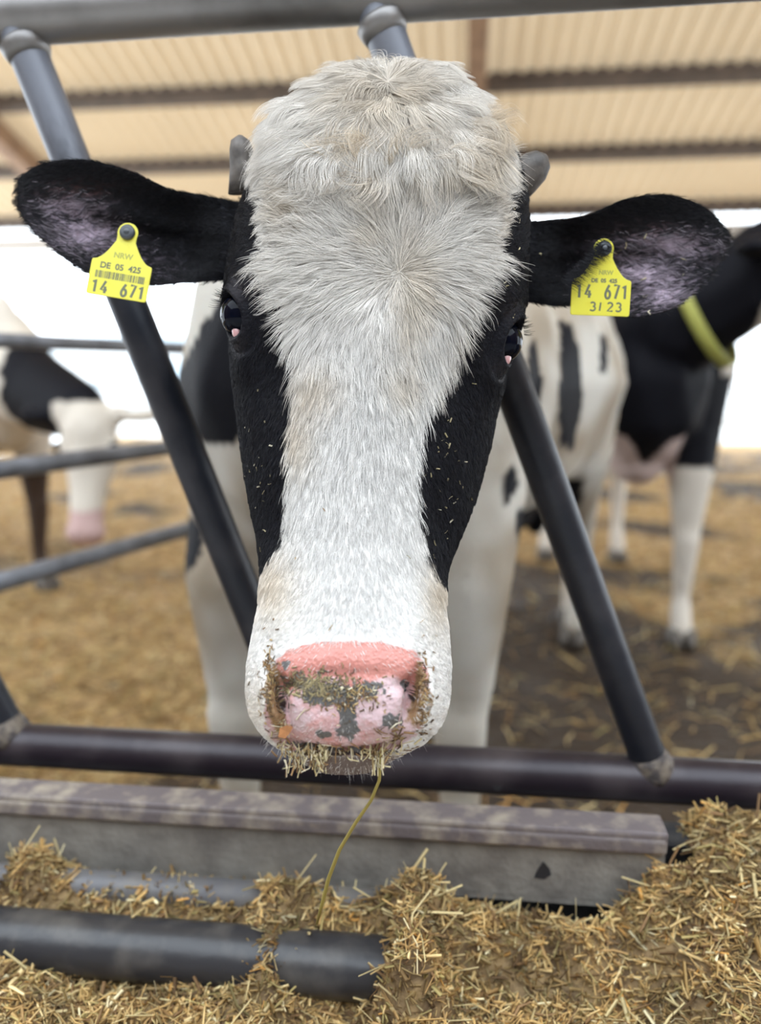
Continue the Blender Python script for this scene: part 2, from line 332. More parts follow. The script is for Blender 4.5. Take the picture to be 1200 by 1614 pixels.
# ================================================================== STRAW
def blades(roots, dirs, lens, wid, cols, bend=.15, rise=None, seg=2):
    n = len(roots); dirs = dirs/np.linalg.norm(dirs, axis=1)[:, None]
    rnd = RNG.normal(size=(n, 3)); side = np.cross(dirs, rnd); side /= np.linalg.norm(side, axis=1)[:, None]+1e-9; nor = np.cross(dirs, side)
    ts = np.linspace(-.5, .5, seg+1); V = np.zeros((n, (seg+1)*3, 3))
    bd = (RNG.normal(size=n)*bend*lens)
    for i, t in enumerate(ts):
        c = roots+dirs*(lens*t)[:, None]+nor*(bd*(1-4*t*t))[:, None]
        for k in range(3):
            a_ = 2*math.pi*k/3; V[:, i*3+k] = c+side*(wid*math.cos(a_))[:, None]+nor*(wid*.55*math.sin(a_))[:, None]
    Fl = []
    for i in range(seg):
        for k in range(3): k2 = (k+1) % 3; Fl.append((i*3+k, i*3+k2, (i+1)*3+k2, (i+1)*3+k))
    Fl = np.array(Fl); Fq = (Fl[None]+(np.arange(n)*(seg+1)*3)[:, None, None]).reshape(-1, 4)
    return V.reshape(-1, 3), Fq, np.repeat(cols, (seg+1)*3, axis=0)
PAL = np.array([[.58, .42, .19], [.45, .30, .12], [.70, .55, .28], [.34, .21, .085], [.55, .36, .14], [.38, .30, .12], [.78, .68, .42], [.22, .13, .06], [.62, .33, .09]])
def strawcols(n, w=(4, 4, 2, 4, 4, 2, .8, 3, .5)):
    w = np.array(w, float); w /= w.sum(); return PAL[RNG.choice(len(PAL), n, p=w)]*RNG.uniform(.8, 1.15, (n, 1))
# feed heap on the passage
def zfeed(a, b_):
    p = np.stack([a, b_, a*0], 1)
    z = .366+.030*vnoise(p, 9, 21, 2)+.016*vnoise(p, 38, 22, 2)
    z += .040*sst(.655, .705, b_+.02*(vnoise(p, 14, 25, 2)-.5))*sst(.36, .2, a)
    for (x, y, sx, sy, h) in ((-.183, .655, .026, .05, .052), (-.038, .65, .032, .055, .095), (-.47, .70, .04, .04, .045), (-.34, .70, .08, .022, .028), (-.10, .70, .14, .03, .024), (-.45, .60, .06, .03, .022), (-.26, .61, .05, .03, .012), (.08, .69, .08, .03, .012), (-.055, .615, .03, .02, .028)):
        z += h*np.exp(-(((a-x)/sx)**2+((b_-y)/sy)**2))
    h = sst(.14, .37, a+.35*(b_-.62)); z += .068*h*sst(.35, .62, b_) + .030*h*sst(.62, .76, b_)+.016*sst(.225, .27, a)*sst(.69, .77, b_)+.035*h*vnoise(p, 7, 30, 2)
    z -= .034*np.exp(-(((a+.10)/.035)**2+((b_-.610)/.025)**2))
    return z
def feedok(a, b_): return (b_ < .735+.02*np.sin(a*37)*np.sin(a*11)) | (a > .242)
V, Fq = grid(-1.1, 1.1, 330, .2, .80, 120, zfeed)
Fq = Fq[feedok((V@AX)[Fq[:, 0]], (V@AY)[Fq[:, 0]])]
heap = empty('feed_heap', B(0, .6, .34)); tag(heap, 'loose golden heap of chopped straw and silage in front of the fence', 'feed')
hb = child('feed_base', V, Fq, M['soil'], heap, True); hb['kind'] = 'stuff'
n = 74000; a = RNG.uniform(-.62, .70, n); b_ = .36+.44*RNG.random(n); k_ = feedok(a, b_); a, b_ = a[k_], b_[k_]; n = len(a)
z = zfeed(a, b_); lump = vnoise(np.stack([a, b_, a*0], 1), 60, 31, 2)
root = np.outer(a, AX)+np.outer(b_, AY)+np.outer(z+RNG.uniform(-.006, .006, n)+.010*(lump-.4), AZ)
dr = RNG.normal(size=(n, 3)); dr[:, 2] *= .5
ln = RNG.gamma(2.0, .0058, n)+.004; big = RNG.random(n) < .016; ln[big] = RNG.uniform(.03, .07, big.sum())
wd = RNG.gamma(2.5, .00034, n)+.0003; cl_ = strawcols(n)*1.0*(.5+.85*sst(.25, .7, lump))[:, None]  # straw colour lowered in the hollows: painted shade between lumps
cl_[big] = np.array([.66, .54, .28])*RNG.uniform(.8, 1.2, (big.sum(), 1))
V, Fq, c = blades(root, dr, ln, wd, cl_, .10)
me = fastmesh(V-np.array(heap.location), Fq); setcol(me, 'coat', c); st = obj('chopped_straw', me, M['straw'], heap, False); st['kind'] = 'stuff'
# bedding straw
n = 60000; bd = .95+10.5*RNG.random(n)**1.9; a = RNG.uniform(-1, 1, n)*(.6+bd*.62); a = np.clip(a, -5.8, 8.8)
z = zfloor(a, bd); root = np.outer(a, AX)+np.outer(bd, AY)+np.outer(z+RNG.uniform(0, .02, n), AZ)
keep = RNG.random(n) > .86*floorcol(root.copy()); root = root[keep]; n = len(root)
dr = RNG.normal(size=(n, 3)); dr[:, 2] *= .3
V, Fq, c = blades(root, dr, RNG.uniform(.03, .11, n), RNG.uniform(.0015, .004, n), strawcols(n)*1.05, .12)
me = fastmesh(V, Fq); setcol(me, 'coat', c); st = obj('bedding_straw', me, M['straw'], None, False); tag(st, 'golden loose bedding straw strewn over the dark pen floor', 'straw', kind='stuff')

# ================================================================== ANIMALS
_ico = bmesh.new(); bmesh.ops.create_icosphere(_ico, subdivisions=2, radius=1); IV = np.array([v.co[:] for v in _ico.verts]); IF = np.array([[v.index for v in f.verts] for f in _ico.faces]); _ico.free()
class Blob:
    def __init__(s): s.V = []; s.F = []; s.n = 0
    def ell(s, c, r, Rm=None):
        v = IV*np.asarray(r if hasattr(r, '__len__') else (r, r, r)); v = v@Rm.T if Rm is not None else v
        s.V.append(v+np.asarray(c)); s.F.append(IF+s.n); s.n += len(v)
    def chain(s, pts, rads, flat=(1, 1, 1), step=.35, Rm=None):
        pts = [np.asarray(p, float) for p in pts]; rads = [float(r) for r in rads]
        for i in range(len(pts)-1):
            L = np.linalg.norm(pts[i+1]-pts[i]); m = max(2, int(L/(step*min(rads[i], rads[i+1])))+1); m = min(m, 26)
            for t in np.linspace(0, 1, m):
                r = rads[i]*(1-t)+rads[i+1]*t; s.ell(pts[i]*(1-t)+pts[i+1]*t, np.array(flat)*r, Rm)
    def build(s, vox=.014, it=6):
        me = fastmesh(np.concatenate(s.V), np.concatenate(s.F)); ob = bpy.data.objects.new('t', me); COL.objects.link(ob)
        m = ob.modifiers.new('r', 'REMESH'); m.mode = 'VOXEL'; m.voxel_size = vox; m.use_smooth_shade = True
        m = ob.modifiers.new('s', 'SMOOTH'); m.factor = .6; m.iterations = it
        dg = bpy.context.evaluated_depsgraph_get(); res = bpy.data.meshes.new_from_object(ob.evaluated_get(dg)); bpy.data.objects.remove(ob); return res
BLK = np.array([.006, .006, .009]); WHT = np.array([.66, .60, .52])
def hooves(root, feet, fwd=(1, 0)):
    for (x, y) in feet:
        f = np.array([fwd[0], fwd[1], 0.]); sd_ = np.array([-fwd[1], fwd[0], 0.])
        for k in (-1, 1):
            V = []; 
            for z, a0, a1, w in ((0.0, -.045, .075, .027), (.03, -.045, .06, .026), (.065, -.038, .035, .022)):
                for (q, ww) in ((a0, .6), (a0*.3, 1), (a1*.6, .9), (a1, .35)):
                    V.append(np.array([x, y, z])+f*q+sd_*(k*.024+w*ww*.9))
                for (q, ww) in ((a1, .35), (a1*.6, .9), (a0*.3, 1), (a0, .6)):
                    V.append(np.array([x, y, z])+f*q+sd_*(k*.024-w*ww*.9))
            Fc = []
            for i in range(2):
                for j in range(8): j2 = (j+1) % 8; Fc.append((i*8+j, i*8+j2, (i+1)*8+j2, (i+1)*8+j))
            Fc += [tuple(range(7, -1, -1)), tuple(range(16, 24))]
            obj('hoof', mesh(V, Fc), M['hoof'], root, True)
def rotz(a): c, s = math.cos(a), math.sin(a); return np.array([[c, -s, 0], [s, c, 0], [0, 0, 1]])
def dirbasis(d):                              # rotation taking +x to d
    d = np.asarray(d, float); d /= np.linalg.norm(d); s = np.cross([0, 0, 1], d); s /= np.linalg.norm(s)+1e-9; u_ = np.cross(d, s); return np.stack([d, s, u_], 1)
def simple_head(bl, base, d, roll=0, sc=1.0):  # base = poll, d = direction poll -> muzzle
    Rm = dirbasis(d)
    def q(x, y, z): return base+Rm@(np.array([x, y, z])*sc)
    bl.ell(q(.08, 0, -.03), np.array([.14, .105, .115])*sc, Rm)
    bl.ell(q(.17, 0, -.06), np.array([.16, .095, .12])*sc, Rm)
    bl.chain([q(.15, 0, -.04), q(.32, 0, -.05), q(.44, 0, -.055)], [.095*sc, .068*sc, .062*sc], (1, 1, 1))
    bl.ell(q(.47, 0, -.06), np.array([.055, .078, .068])*sc, Rm)
    bl.ell(q(.20, 0, -.12), np.array([.15, .06, .06])*sc, Rm)
    for k in (-1, 1):
        bl.ell(q(.15, k*.085, -.01), .034*sc)
        e = q(.02, k*.20, -.04); Re = dirbasis(Rm@np.array([-.15, k*1.0, -.12])); bl.ell(e, np.array([.095, .055, .028])*sc, Re); bl.ell(q(.02, k*.11, -.02), .04*sc)
    return q
def cow_body(bl, T=lambda p: p, front=None, hind=None, tail=True, barrel=.385):
    E = lambda c, r: bl.ell(T(np.array(c)), r, T.R)
    E((0, 0, .98), (.62, barrel, .37)); E((-.25, 0, .98), (.50, barrel*.96, .37)); E((.38, 0, .99), (.44, .30, .38)); E((.60, 0, .98), (.28, .235, .33))
    E((-.62, 0, 1.12), (.34, .27, .25)); E((.3, 0, 1.22), (.5, .14, .19)); E((-.3, 0, 1.25), (.6, .12, .13)); E((-.85, 0, 1.16), (.14, .20, .18))
    front = front or [(.56, .17), (.56, -.17)]; hind = hind or [(-.72, .19), (-.72, -.19)]; feet = []
    for (x, y) in front:
        k = 1 if y > 0 else -1; f = (x, y)
        bl.chain([T(np.array((.52, k*.19, 1.0))), T(np.array((.5+(x-.5)*.4, y*.5+k*.09, .80))), T(np.array((x, y, .66))), T(np.array((x, y, .43))), T(np.array((x+.01, y, .40))), T(np.array((x-.01, y, .17))), T(np.array((x, y, .13))), T(np.array((x+.03, y, .055)))],
                 [.15, .125, .085, .052, .052, .034, .041, .042]); feet.append((x+.03, y))
    for (x, y) in hind:
        k = 1 if y > 0 else -1
        bl.chain([T(np.array((-.66, k*.16, 1.02))), T(np.array((-.56, k*.20, .78))), T(np.array((-.70, k*.19, .60))), T(np.array((x-.07, y, .50))), T(np.array((x-.05, y, .46))), T(np.array((x-.02, y, .18))), T(np.array((x, y, .13))), T(np.array((x+.03, y, .055)))],
                 [.19, .14, .095, .052, .048, .034, .042, .042]); feet.append((x+.03, y))
    if tail: bl.chain([T(np.array((-.93, 0, 1.24))), T(np.array((-1.0, 0, 1.1))), T(np.array((-1.0, .02, .7))), T(np.array((-.99, .02, .45)))], [.045, .03, .02, .04])
    E((-.42, 0, .62), (.20, .15, .12)); 
    for (x, y) in ((-.35, .06), (-.35, -.06), (-.48, .06), (-.48, -.06)): bl.chain([T(np.array((x, y, .56))), T(np.array((x, y, .48)))], [.018, .014])
    return feet
class Tr:
    def __init__(s, x, y, a): s.R = rotz(a); s.o = np.array([x, y, 0.])
    def __call__(s, p): return s.R@p+s.o
def eyes_for(root, q, sc=1.0):
    for k in (-1, 1):
        me = fastmesh(IV*.021*sc+q(.155, k*.107, .0), IF); obj('eye', me, M['eye'], root)

# ---------- right-hand cow, facing the camera, head turned right
def bg_cow(name, x, y, ang, label, headfn, colfn, front=None, hind=None, group=None, vox=.014):
    root = empty(name, (x, y, 0), ang); tag(root, label, 'cow', group)
    T = Tr(0, 0, 0); bl = Blob(); feet = cow_body(bl, T, front, hind); q = headfn(bl)
    me = bl.build(vox); v = mverts(me); w = v@rotz(ang).T+np.array([x, y, 0]); setcol(me, 'coat', colfn(w, v)); obj('body', me, M['coat'], root)
    hooves(root, feet); eyes_for(root, q); return root, q
def headA(bl):
    bl.chain([(.58, 0, 1.10), (.76, .07, 1.18), (.86, .24, 1.28)], [.24, .17, .14], (1, 1, 1.15))
    bl.ell((.60, 0, .70), (.12, .10, .11))
    return simple_head(bl, np.array([.90, .24, 1.40]), np.array([.30, .92, -.22]), 0, 1.12)
def colA(w, v):
    px, py, d = pix(w); p = w
    c = np.tile(BLK, (len(v), 1)); nz = (vnoise(p, 9, 3, 2)-.5)
    leg = (v[:, 2]+.12*nz < .66) & (np.abs(v[:, 0]-.55) < .3); c[leg] = WHT
    bris = (v[:, 0] > .45) & (v[:, 2] < .80+.1*nz) & (v[:, 2] < .68+1.4*np.abs(v[:, 1]))&(np.abs(v[:,1])<.12); c[bris] = (.60, .47, .43)
    c[(v[:, 0] < .1) & (vnoise(v, 2.3, 9, 2) > .5)] = WHT
    jaw = (v[:, 1] > .26) & (v[:, 2] < 1.20+.05*nz*2-.2*(v[:, 1]-.3)) & (v[:, 2] > 1.0); c[jaw] = WHT
    crest = (v[:, 1] > .26) & (v[:, 2] > 1.47-.3*(v[:, 1]-.3)); c[crest] = WHT
    return c
pA = P(985, 1000, 2.95)
a_ = math.radians(-90)
# local feet centre sits at x=.56 ahead of the body centre
ang = math.radians(-97); cA = np.array([pA[0], pA[1]])-.56*np.array([math.cos(ang), math.sin(ang)])
rA, qA = bg_cow('cow', cA[0], cA[1], ang, 'black cow with white legs and collar standing on the right, head turned right', headA, colA, front=[(.60, .19), (.40, -.19)])
# collar on its neck
cc = np.array([.80, .14, 1.205]); Rm = dirbasis(np.array([.10, .17, .10]))
V, Fc = [], []
for i in range(32):
    t = 2*math.pi*i/32
    for (dx, rr) in ((-.02, 1.0), (.02, 1.0), (.02, 1.03), (-.02, 1.03)):
        V.append(cc+Rm@np.array([dx, .172*rr*math.cos(t), .198*rr*math.sin(t)]))
for i in range(32):
    for j in range(4): Fc.append((i*4+j, i*4+(j+1) % 4, ((i+1) % 32)*4+(j+1) % 4, ((i+1) % 32)*4+j))
col_ = obj('neck_collar', mesh(V, Fc), M['collar'], rA)

# ---------- left-hand cow, head lowered to the bedding
def headB(bl):
    bl.chain([(.60, 0, 1.05), (.95, -.02, .93), (1.24, -.04, .86)], [.23, .16, .12], (1, .8, 1.05))
    dl = rotz(math.radians(34))@np.array([.0, -.36, -.93]); return simple_head(bl, np.array([1.30, -.04, .875]), dl)
def colB(w, v):
    c = np.tile(BLK, (len(v), 1)); nz = vnoise(w, 8, 4, 2)-.5
    c[(v[:, 0] > 1.22+.05*nz) & (v[:, 2] < .90)] = WHT*.95
    c[(v[:, 0] < .90+.25*nz) & (v[:, 2] > .62)] = WHT
    leg = (v[:, 0] > .3) & (v[:, 0] < .8) & (v[:, 2] < .62); c[leg] = (.06, .04, .03)
    c[(v[:, 0] > .95) & (v[:, 2] < .50)] = (.52, .36, .34)
    return c
pB = P(118, 660, 2.9); ang = math.radians(-34); cB = np.array([pB[0]+.11, pB[1]])-1.33*np.array([math.cos(ang), math.sin(ang)])
bg_cow('cow', cB[0], cB[1], ang, 'black and white cow at the far left lowering its white face to the straw', headB, colB)
# ---------- far cow on the right, mostly hidden behind the black one
def headD(bl):
    bl.chain([(.62, 0, 1.12), (.86, 0, 1.1), (1.05, 0, 1.05)], [.21, .15, .12], (1, .8, 1.1)); return simple_head(bl, np.array([1.08, 0, 1.12]), np.array([.6, 0, -.7]))
def colD(w, v):
    c = np.tile(WHT*1.1, (len(v), 1)); c[(vnoise(v, 2.6, 19, 2) > .56) & (v[:, 2] > .6)] = BLK; return c
pD = P(1123, 742, 8.0)
bg_cow('cow', pD[0]-.75, pD[1]+.1, math.radians(186), 'mostly white cow standing far off at the back, hidden behind the black cow', headD, colD, vox=.02)

# ================================================================== MAIN COW
cow = empty('cow', (.0, 1.3, 0)); tag(cow, 'black and white cow with yellow ear tags pushing its white-blazed face forward', 'cow')
INV = Matrix.Translation(-Vector(cow.location))
def cpart(name, me, m, smooth=True, par=None):
    ob = obj(name, me, m, cow if par is None else par, smooth); 
    if par is None: ob.matrix_parent_inverse = INV
    return ob
# --- head: loft in camera-axes metric space  (py, xl, xr, front depth, side depth, back depth, exponent, front-mid px)
HS = np.array([
 [116, 585, 655, .685, .700, .760, 2.0, 613], [122, 545, 690, .668, .705, .790, 2.0, 613], [136, 515, 715, .652, .708, .82, 2.1, 613], [160, 472, 750, .640, .71, .84, 2.2, 612],
 [200, 432, 786, .630, .71, .86, 2.3, 612], [250, 412, 812, .622, .705, .88, 2.4, 611], [300, 394, 824, .617, .70, .90, 2.5, 610], [350, 374, 830, .614, .70, .91, 2.5, 609],
 [400, 364, 828, .612, .70, .92, 2.5, 608], [440, 359, 825, .611, .698, .92, 2.5, 606], [480, 361, 820, .610, .697, .92, 2.4, 600], [520, 364, 808, .609, .697, .92, 2.2, 592],
 [560, 366, 798, .608, .700, .91, 2.1, 584], [620, 371, 788, .606, .700, .90, 2.0, 573], [700, 381, 774, .601, .695, .86, 1.95, 563], [780, 392, 752, .594, .68, .81, 1.95, 558],
 [850, 403, 727, .586, .66, .77, 2.0, 557], [900, 411, 707, .578, .645, .74, 2.15, 556], [950, 410, 701, .569, .630, .72, 2.4, 555], [1000, 400, 706, .561, .620, .70, 2.6, 554],
 [1050, 391, 709, .553, .612, .69, 2.7, 553], [1090, 389, 708, .549, .608, .685, 2.7, 553], [1120, 393, 703, .550, .606, .68, 2.6, 552], [1150, 408, 690, .555, .604, .68, 2.4, 551],
 [1172, 430, 668, .563, .604, .67, 2.2, 549], [1186, 452, 640, .572, .604, .67, 2.1, 547], [1198, 468, 620, .578, .608, .67, 2.0, 545], [1210, 490, 598, .586, .612, .66, 2.0, 544], [1216, 515, 575, .60, .620, .64, 2.0, 544]], float)
NR, NC = 420, 320
key = HS[:, 0]; rows = np.linspace(key[0], key[-1], NR)
def interp(col):                              # smooth (Catmull-like) interpolation
    y = np.interp(rows, key, HS[:, col]); k = np.ones(9)/9; yp = np.pad(y, 4, mode='edge'); return np.convolve(yp, k, 'valid')
xl, xr, df, ds, db, ex, fm = [interp(i) for i in range(1, 8)]
th = np.linspace(0, 2*math.pi, NC, endpoint=False); sn, cs = np.sin(th), np.cos(th)
G = np.zeros((NR, NC, 3))
for r in range(NR):
    ul, ur = (xl[r]-CX)/FPX*ds[r], (xr[r]-CX)/FPX*ds[r]; mid, hw = (ul+ur)/2, (ur-ul)/2
    nf = np.where(cs > 0, ex[r], 2.2); aa = np.sign(sn)*np.abs(sn)**(2/nf); ccp = np.abs(cs)**(2/nf)
    um = (fm[r]-CX)/FPX*df[r]
    G[r, :, 0] = mid+hw*aa+np.where(cs > 0, (um-mid)*ccp**1.5, 0)
    G[r, :, 2] = np.where(cs > 0, ds[r]-(ds[r]-df[r])*ccp, ds[r]+(db[r]-ds[r])*ccp)
    G[r, :, 1] = (rows[r]-CY)/FPX*(.35*ds[r]+.65*G[r, :, 2].clip(None, ds[r]))
Vh = G.reshape(-1, 3)
def pxh(V): return CX+FPX*V[:, 0]/V[:, 2], CY+FPX*V[:, 1]/V[:, 2]
idx = np.arange(NR*NC).reshape(NR, NC); Fh = np.stack([idx[:-1], np.roll(idx[:-1], -1, 1), np.roll(idx[1:], -1, 1), idx[1:]], -1).reshape(-1, 4)
def vnormals(V, F):
    n = np.cross(V[F[:, 2]]-V[F[:, 0]], V[F[:, 3]]-V[F[:, 1]]); N = np.zeros_like(V)
    for k in range(4): np.add.at(N, F[:, k], n)
    N /= np.linalg.norm(N, axis=1)[:, None]+1e-12; return N
N = vnormals(Vh, Fh)
sgn = 1 if N[idx[NR//2, 0], 2] < 0 else -1; N *= sgn
def bump(px0, py0, sx, sy, amp, rot=0, front=True):
    """push along the normal, gaussian in face pixels"""
    global Vh
    px, py = pxh(Vh); dx, dy = px-px0, py-py0; c, s = math.cos(math.radians(rot)), math.sin(math.radians(rot))
    a, b = dx*c+dy*s, -dx*s+dy*c; g = np.exp(-(a/sx)**2-(b/sy)**2)
    if front: g = g*sst(.15, -.15, N[:, 2])
    Vh = Vh+N*(amp*g)[:, None]
# brow ridges, hollows, nasal bone, cheeks
bump(392, 440, 22, 38, .007, 15); bump(800, 455, 22, 40, .007, -15)
bump(430, 600, 26, 60, -.006); bump(720, 600, 26, 60, -.006); bump(600, 440, 60, 60, -.003); bump(385, 570, 14, 34, .004); bump(778, 600, 14, 34, .004)
bump(560, 640, 60, 120, .003); bump(430, 830, 28, 60, -.006); bump(700, 830, 24, 60, -.005); bump(620, 230, 90, 70, .004)
bump(480, 245, 36, 60, .004); bump(745, 250, 36, 60, .004)
# nose: pad, nostrils with raised wings, philtrum, upper lip line, chin
bump(545, 1040, 110, 22, .003); bump(448, 1000, 30, 45, .004); bump(655, 1000, 30, 45, .004)
bump(452, 1088, 30, 50, .004, 10); bump(648, 1088, 30, 50, .004, -10)
N = vnormals(Vh, Fh)*sgn
bump(443, 1102, 10, 32, -.020, -12); bump(455, 1080, 15, 10, -.011, 20); bump(650, 1098, 10, 32, -.020, 14); bump(636, 1078, 15, 10, -.011, -20)
N = vnormals(Vh, Fh)*sgn
bump(445, 1104, 9, 26, -.012, -12); bump(648, 1100, 9, 26, -.012, 14)
bump(422, 1100, 9, 40, .006, -8); bump(672, 1096, 9, 40, .006, 8)
bump(545, 1062, 90, 9, -.0018)
bump(470, 1110, 16, 30, .003, -10); bump(620, 1110, 16, 30, .003, 10)
bump(548, 1130, 7, 40, -.0035); bump(500, 1140, 26, 22, .003); bump(600, 1140, 26, 22, .003)
for xm in range(440, 670, 12): bump(xm, 1183-abs(xm-545)**2*.0016, 11, 4.5, -.0042)
N = vnormals(Vh, Fh)*sgn
# eyes
EYES = []
for (ex_, ey_, ldir, nx) in ((376, 498, (.42, .9), -1), (797, 538, (-.46, .88), 1)):
    px, py = pxh(Vh); cand = np.where((N[:, 2] < .1), (px-ex_)**2+(py-ey_)**2, 1e9); j = int(np.argmin(cand))
    E = Vh[j]; n_ = N[j]*.65+np.array([nx*.45, 0, -.75]); n_ /= np.linalg.norm(n_)
    t1 = np.array([ldir[0], ldir[1], 0.]); t1 -= n_*t1.dot(n_); t1 /= np.linalg.norm(t1); t2 = np.cross(n_, t1)
    q = Vh-E; a, b, cc_ = q@t1, q@t2, q@n_; near = np.abs(cc_) < .04
    A0, B0 = .0185, .0125; r = np.sqrt((a/A0)**2+(b/B0)**2)
    bulge = np.where(near, .007*np.exp(-(r/1.9)**2), 0); Vh = Vh+np.outer(bulge, n_)
    rim = np.where(near, .0042*np.exp(-((r-1.22)/.22)**2), 0); Vh = Vh+np.outer(rim, n_)
    sink = np.where(near, -.020*sst(1.08, .85, r), 0); Vh = Vh+np.outer(sink, n_)
    crease = np.where(near, -.0022*np.exp(-((r-1.85)/.18)**2), 0); Vh = Vh+np.outer(crease, n_)
    EYES.append((E+n_*.007, n_, t1, t2, nx))
# poles closed
top = G[0].mean(0); bot = G[-1].mean(0)
Vh = np.concatenate([Vh, [top], [bot]]); it, ib = NR*NC, NR*NC+1
tri = [(it, int(idx[0, (k+1) % NC]), int(idx[0, k])) for k in range(NC)]+[(ib, int(idx[-1, k]), int(idx[-1, (k+1) % NC])) for k in range(NC)]
HW = uvw(Vh)
Hf = [tuple(f) for f in Fh.tolist()]+tri
# --- ears (closed shells, cupped)
EL = [(0, (385, 322), (390, 440), .735), (.12, (335, 312), (335, 442), .722), (.35, (262, 297), (255, 449), .712), (.55, (205, 268), (188, 452), .708), (.75, (140, 250), (120, 421), .712), (.88, (82, 252), (66, 378), .718), (.96, (44, 264), (36, 350), .726), (1, (28, 282), (27, 326), .731)]
ER = [(0, (800, 352), (800, 470), .735), (.12, (862, 349), (868, 481), .722), (.35, (925, 341), (930, 484), .712), (.55, (985, 312), (992, 502), .708), (.75, (1050, 304), (1062, 488), .712), (.9, (1105, 320), (1112, 448), .72), (.97, (1138, 345), (1138, 412), .728), (1, (1151, 370), (1150, 388), .733)]
def ear(tab, nt_=110, ns=60):
    ts = np.linspace(0, 1, nt_); K = [q[0] for q in tab]
    tx, ty, bx_, by_, dd = [np.interp(ts, K, [(q[1][0], q[1][1], q[2][0], q[2][1], q[3])[i] for q in tab]) for i in range(5)]
    sm = lambda y: np.convolve(np.pad(y, 6, mode='reflect', reflect_type='odd'), np.ones(13)/13, 'valid')
    tx, ty, bx_, by_, dd = map(sm, (tx, ty, bx_, by_, dd)); V = []
    for i, t in enumerate(ts):
        cup = .034*math.sin(math.pi*min(1, t*.95+.10))**.8*min(1, t/.25)
        thick = .007+.045*max(0, 1-t/.30)**1.4
        for j in range(ns):
            ph = 2*math.pi*j/ns; s = math.cos(ph); f = math.sin(ph)        # f>0 front, f<0 back
            u_ = (1+s)/2; d = dd[i]+cup*(1-abs(s)**2.2)*(1-.25*s) - (.012*sst(.3, 1, np.array(-s))*math.sin(math.pi*t))
            d = d - (.02*max(0, 1-t/.22)*(1-s*s)) if f > 0 else d+thick*math.sqrt(max(0, 1-s*s))
            # fold ridges in the cup
            if f > 0: d -= .006*math.exp(-((s-.25)/.16)**2)*math.sin(math.pi*t)+.004*math.exp(-((s+.35)/.14)**2)*math.sin(math.pi*t)
            x = bx_[i]*(1-u_)+tx[i]*u_; y = by_[i]*(1-u_)+ty[i]*u_; V.append(((x-CX)/FPX*d, (y-CY)/FPX*d, d))
    V = np.array(V); ii = np.arange(nt_*ns).reshape(nt_, ns); Fq = np.stack([ii[:-1], np.roll(ii[:-1], -1, 1), np.roll(ii[1:], -1, 1), ii[1:]], -1).reshape(-1, 4)
    return V, Fq, [tuple(ii[0][::-1]), tuple(ii[-1])], nt_, ns
ears = [ear(EL), ear(ER)]
# --- body (blob, remeshed)
ang = math.radians(-90-24); legc = np.array([-.075, 1.36]); fwd = np.array([math.cos(ang), math.sin(ang)])
T = Tr(legc[0]-.56*fwd[0], legc[1]-.56*fwd[1], ang)
bl = Blob()
def inv(p): return rotz(-ang)@(np.array([p[0], p[1], 0])-T.o)
fl_ = inv(P(366, 900, 1.33)); fr_ = inv(P(728, 1100, 1.33))
hq = inv(P(905, 1000, 2.88)); HN = [(hq[0]-.03, hq[1]), (hq[0]+.04, hq[1]-.40*np.sign(hq[1]))]; HN = sorted(HN, key=lambda q: -q[1]); print('HIND', HN)
feet = cow_body(bl, T, front=[(fl_[0], fl_[1]), (fr_[0], fr_[1])] if fl_[1] > 0 else [(fr_[0], fr_[1]), (fl_[0], fl_[1])], hind=HN, barrel=.42)
bl.chain([P(575, 380, .84), P(560, 380, .96), P(545, 420, 1.12), P(548, 470, 1.35), P(570, 470, 1.6)], [.10, .105, .125, .17, .22], (.98, 1.0, 1.28))
bl.chain([P(575, 520, .84), P(560, 560, .98), P(555, 620, 1.15), P(560, 640, 1.4)], [.075, .085, .11, .18], (.85, 1, 1.2))
bl.ell(P(404, 560, 1.42), (.125, .16, .24)); bl.ell(P(770, 600, 1.42), (.13, .16, .24)); bl.ell(P(555, 700, 1.38), (.20, .17, .22))
bme = bl.build(.013, 5)
# union head, ears and body into one continuous skin
def mk(V, F): me = bpy.data.meshes.new('t'); me.from_pydata(np.asarray(V).tolist(), [], [tuple(map(int, f)) for f in F]); me.update(); ob = bpy.data.objects.new('t', me); COL.objects.link(ob); return ob
def fixn(ob):
    bm = bmesh.new(); bm.from_mesh(ob.data); bmesh.ops.recalc_face_normals(bm, faces=bm.faces); bm.to_mesh(ob.data); bm.free()
hob = mk(HW, Hf); fixn(hob)
parts = [mk(uvw(e[0]), [tuple(f) for f in e[1].tolist()]+e[2]) for e in ears]; [fixn(p) for p in parts]
bob = bpy.data.objects.new('t', bme); COL.objects.link(bob); parts.append(bob)
for p in parts:
    m = hob.modifiers.new('u', 'BOOLEAN'); m.operation = 'UNION'; m.solver = 'EXACT'; m.object = p
dg = bpy.context.evaluated_depsgraph_get(); skin = bpy.data.meshes.new_from_object(hob.evaluated_get(dg))
for p in parts+[hob]: bpy.data.objects.remove(p)
print('SKIN', len(skin.vertices), len(skin.polygons))
def padm(px, py, w):                          # bare nose pad
    e = (np.abs((px-545+.10*(py-1100))/134)**3.2+np.abs((py-1100)/94)**3.2)**(1/3.2)+.09*(vnoise(w, 110, 90, 2)-.5); return sst(1.05, .84, e)
